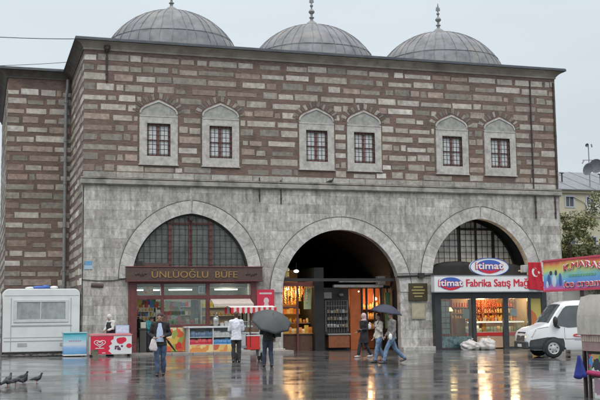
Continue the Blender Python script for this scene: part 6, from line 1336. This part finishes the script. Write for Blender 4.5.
mb = MB(); mb.tube([(37.7, 19.93, 10.1), (38.0, 19.93, 9.95), (38.6, 19.93, 9.7), (38.8, 19.93, 9.4)], .02, 5); solo('cable', mb, black, 'thin cable running down the cream wall to the air conditioner', 'cable', (38, 19.9, 9.4))
DS = thing('dish_antenna', 'grey dish antennas clustered on a mast on the slate roof', 'antenna', (39.75, 20.8, 11.1))
dm = mat('dish_grey', (.22, .23, .25), rough=.5, var=.2)
mb = MB(); mb.tube([(39.75, 20.8, 11.0), (39.75, 20.8, 14.3)], .045, 6); mb.tube([(39.2, 20.8, 13.05), (40.3, 20.8, 13.1)], .03, 5); part('mast', mb, dm, DS)
for x, y, z, r_, rz in ((39.45, 20.6, 12.35, .48, .2), (40.15, 20.5, 12.6, .55, -.4), (39.55, 20.7, 14.2, .15, 0)):
    mb = MB(); Rz = Matrix.Translation((x, y, z)) @ Matrix.Rotation(rz, 4, 'Z') @ Matrix.Rotation(.35, 4, 'X'); pr = MB(); pr.lathe((0, 0, 0), [(.02, .10), (r_*.5, .07), (r_*.85, .02), (r_, -.04), (r_*.99, -.055), (r_*.5, .05), (.02, .08)], 20, axis='y')
    mb.add([tuple(Rz @ Vector(v)) for v in pr.v], pr.f); part('dish', mb, dm, DS, smooth=50)
mb = MB(); mb.tube([(39.3, 20.8, 13.0), (39.15, 20.8, 12.8)], .05, 6); mb.tube([(39.95, 20.7, 14.3), (40.0, 20.7, 14.05)], .06, 6); part('receiver', mb, dm, DS)
mb = MB(); mb.box(24.6, 34., 9.0, 9.4, -.4, 5.6); mb.box(24.5, 34.1, 8.9, 9.5, 5.602, 5.75); solo('boundary_wall', mb, ashlar('grey_wall', (.20, .20, .205), (.13, .13, .135), (.06, .06, .06), .9, .4, 'xz'), 'dark grey stone wall behind the trees right of the hall', 'wall', (29, 9.2, -.4))
PB = thing('pavilion', 'low pale building with a dark doorway behind the van and the ice cream sign', 'building', (33, 7.5, GZ(33)))
mb = MB(); wall_holes(mb, 25.2, 40, -.5, 3.3, 6.0, [(27.0, 28.3, -.5, 2.2), (30., 31.5, .9, 2.2), (33, 34.5, .9, 2.2)]); mb.quad((25.2, 6, -.5), (25.2, 8.8, -.5), (25.2, 8.8, 3.3), (25.2, 6, 3.3)); part('wall', mb, mat('pale_render', (.45, .45, .42), var=.12, scale=1), PB)
mb = MB(); mb.box(25.0, 40.2, 5.7, 8.85, 3.302, 3.5); part('roof', mb, mat('roof_grey', (.2, .2, .2)), PB)
mb = MB(); mb.box(27.0, 28.3, 6.2, 6.25, -.5, 2.2); part('door', mb, mat('door_brown', (.10, .05, .04)), PB)
for x in (30., 33.): mb = MB(); mb.box(x, x+1.5, 6.15, 6.2, .9, 2.2); part('window', mb, MATS['window_pane_dark'], PB)
leafm = mat('leaf', attr=True, rough=.6, var=.25, scale=2)
def tree(x, y, h, cr, label, seed, zc=.55):
    rr = random.Random(seed); t = thing('broadleaf_tree', label, 'tree', (x, y, GZ(x)), group='trees right of the hall'); g = GZ(x)
    mb = MB(); tips = []
    mb.tube([(x, y, g), (x+.1, y, g+h*.25), (x-.05, y+.05, g+h*.5), (x, y, g+h*.85)], [.17, .13, .10, .03], 9)
    for i in range(11):
        a = rr.uniform(0, 2*PI); z0 = g+h*rr.uniform(.28, .7); ln = cr*rr.uniform(.6, .95); e_ = (x+ln*math.cos(a), y+ln*math.sin(a), z0+ln*rr.uniform(.3, .9))
        mid = lerp((x, y, z0), e_, .5); mid = (mid[0]+rr.uniform(-.15, .15), mid[1]+rr.uniform(-.15, .15), mid[2]-.1); mb.tube([(x, y, z0), mid, e_], [.06, .035, .012], 6); tips += [e_, mid]
    part('trunk', mb, mat('bark', (.10, .085, .07), rough=.9, var=.3, scale=9, bump=.01), t)
    mb = MB(); cl = [(x+rr.gauss(0, cr*.5), y+rr.gauss(0, cr*.5), g+h*(zc+rr.uniform(-.22, .4))) for _ in range(46)]+[tuple(q) for q in tips]
    for c in cl:
        s_ = rr.uniform(.4, .75)*cr*.5; tone = rr.uniform(.6, 1.35)
        for _ in range(150):
            d = Vector((rr.gauss(0, 1), rr.gauss(0, 1), rr.gauss(0, .8))); d = d.normalized()*s_*rr.random()**.45; q = Vector(c)+d; l = rr.uniform(.06, .12)
            ax = Vector((rr.uniform(-1, 1), rr.uniform(-1, 1), rr.uniform(-1, 1))).normalized(); bx = ax.cross(Vector((rr.uniform(-1, 1), rr.uniform(-1, 1), rr.uniform(-.3, 1)))).normalized()
            k_ = tone*rr.uniform(.75, 1.25); col = (.20*k_, .225*k_, .10*k_) if rr.random() < .7 else (.29*k_, .275*k_, .12*k_)
            mb.add([q-ax*l, q+bx*l*.5, q+ax*l, q-bx*l*.5], [(0, 1, 2, 3)], 0, col)
    part('crown', mb, leafm, t)
tree(30.9, 5.0, 8.3, 2.2, 'olive green leafy tree nearest the corner of the hall', 4, .62)
tree(33.6, 4.2, 7.9, 2.3, 'olive green leafy tree cut by the right edge of the photo', 9, .6)
tree(29.6, 7.6, 7.6, 1.3, 'thin young tree close to the dark grey stone wall', 14, .6)
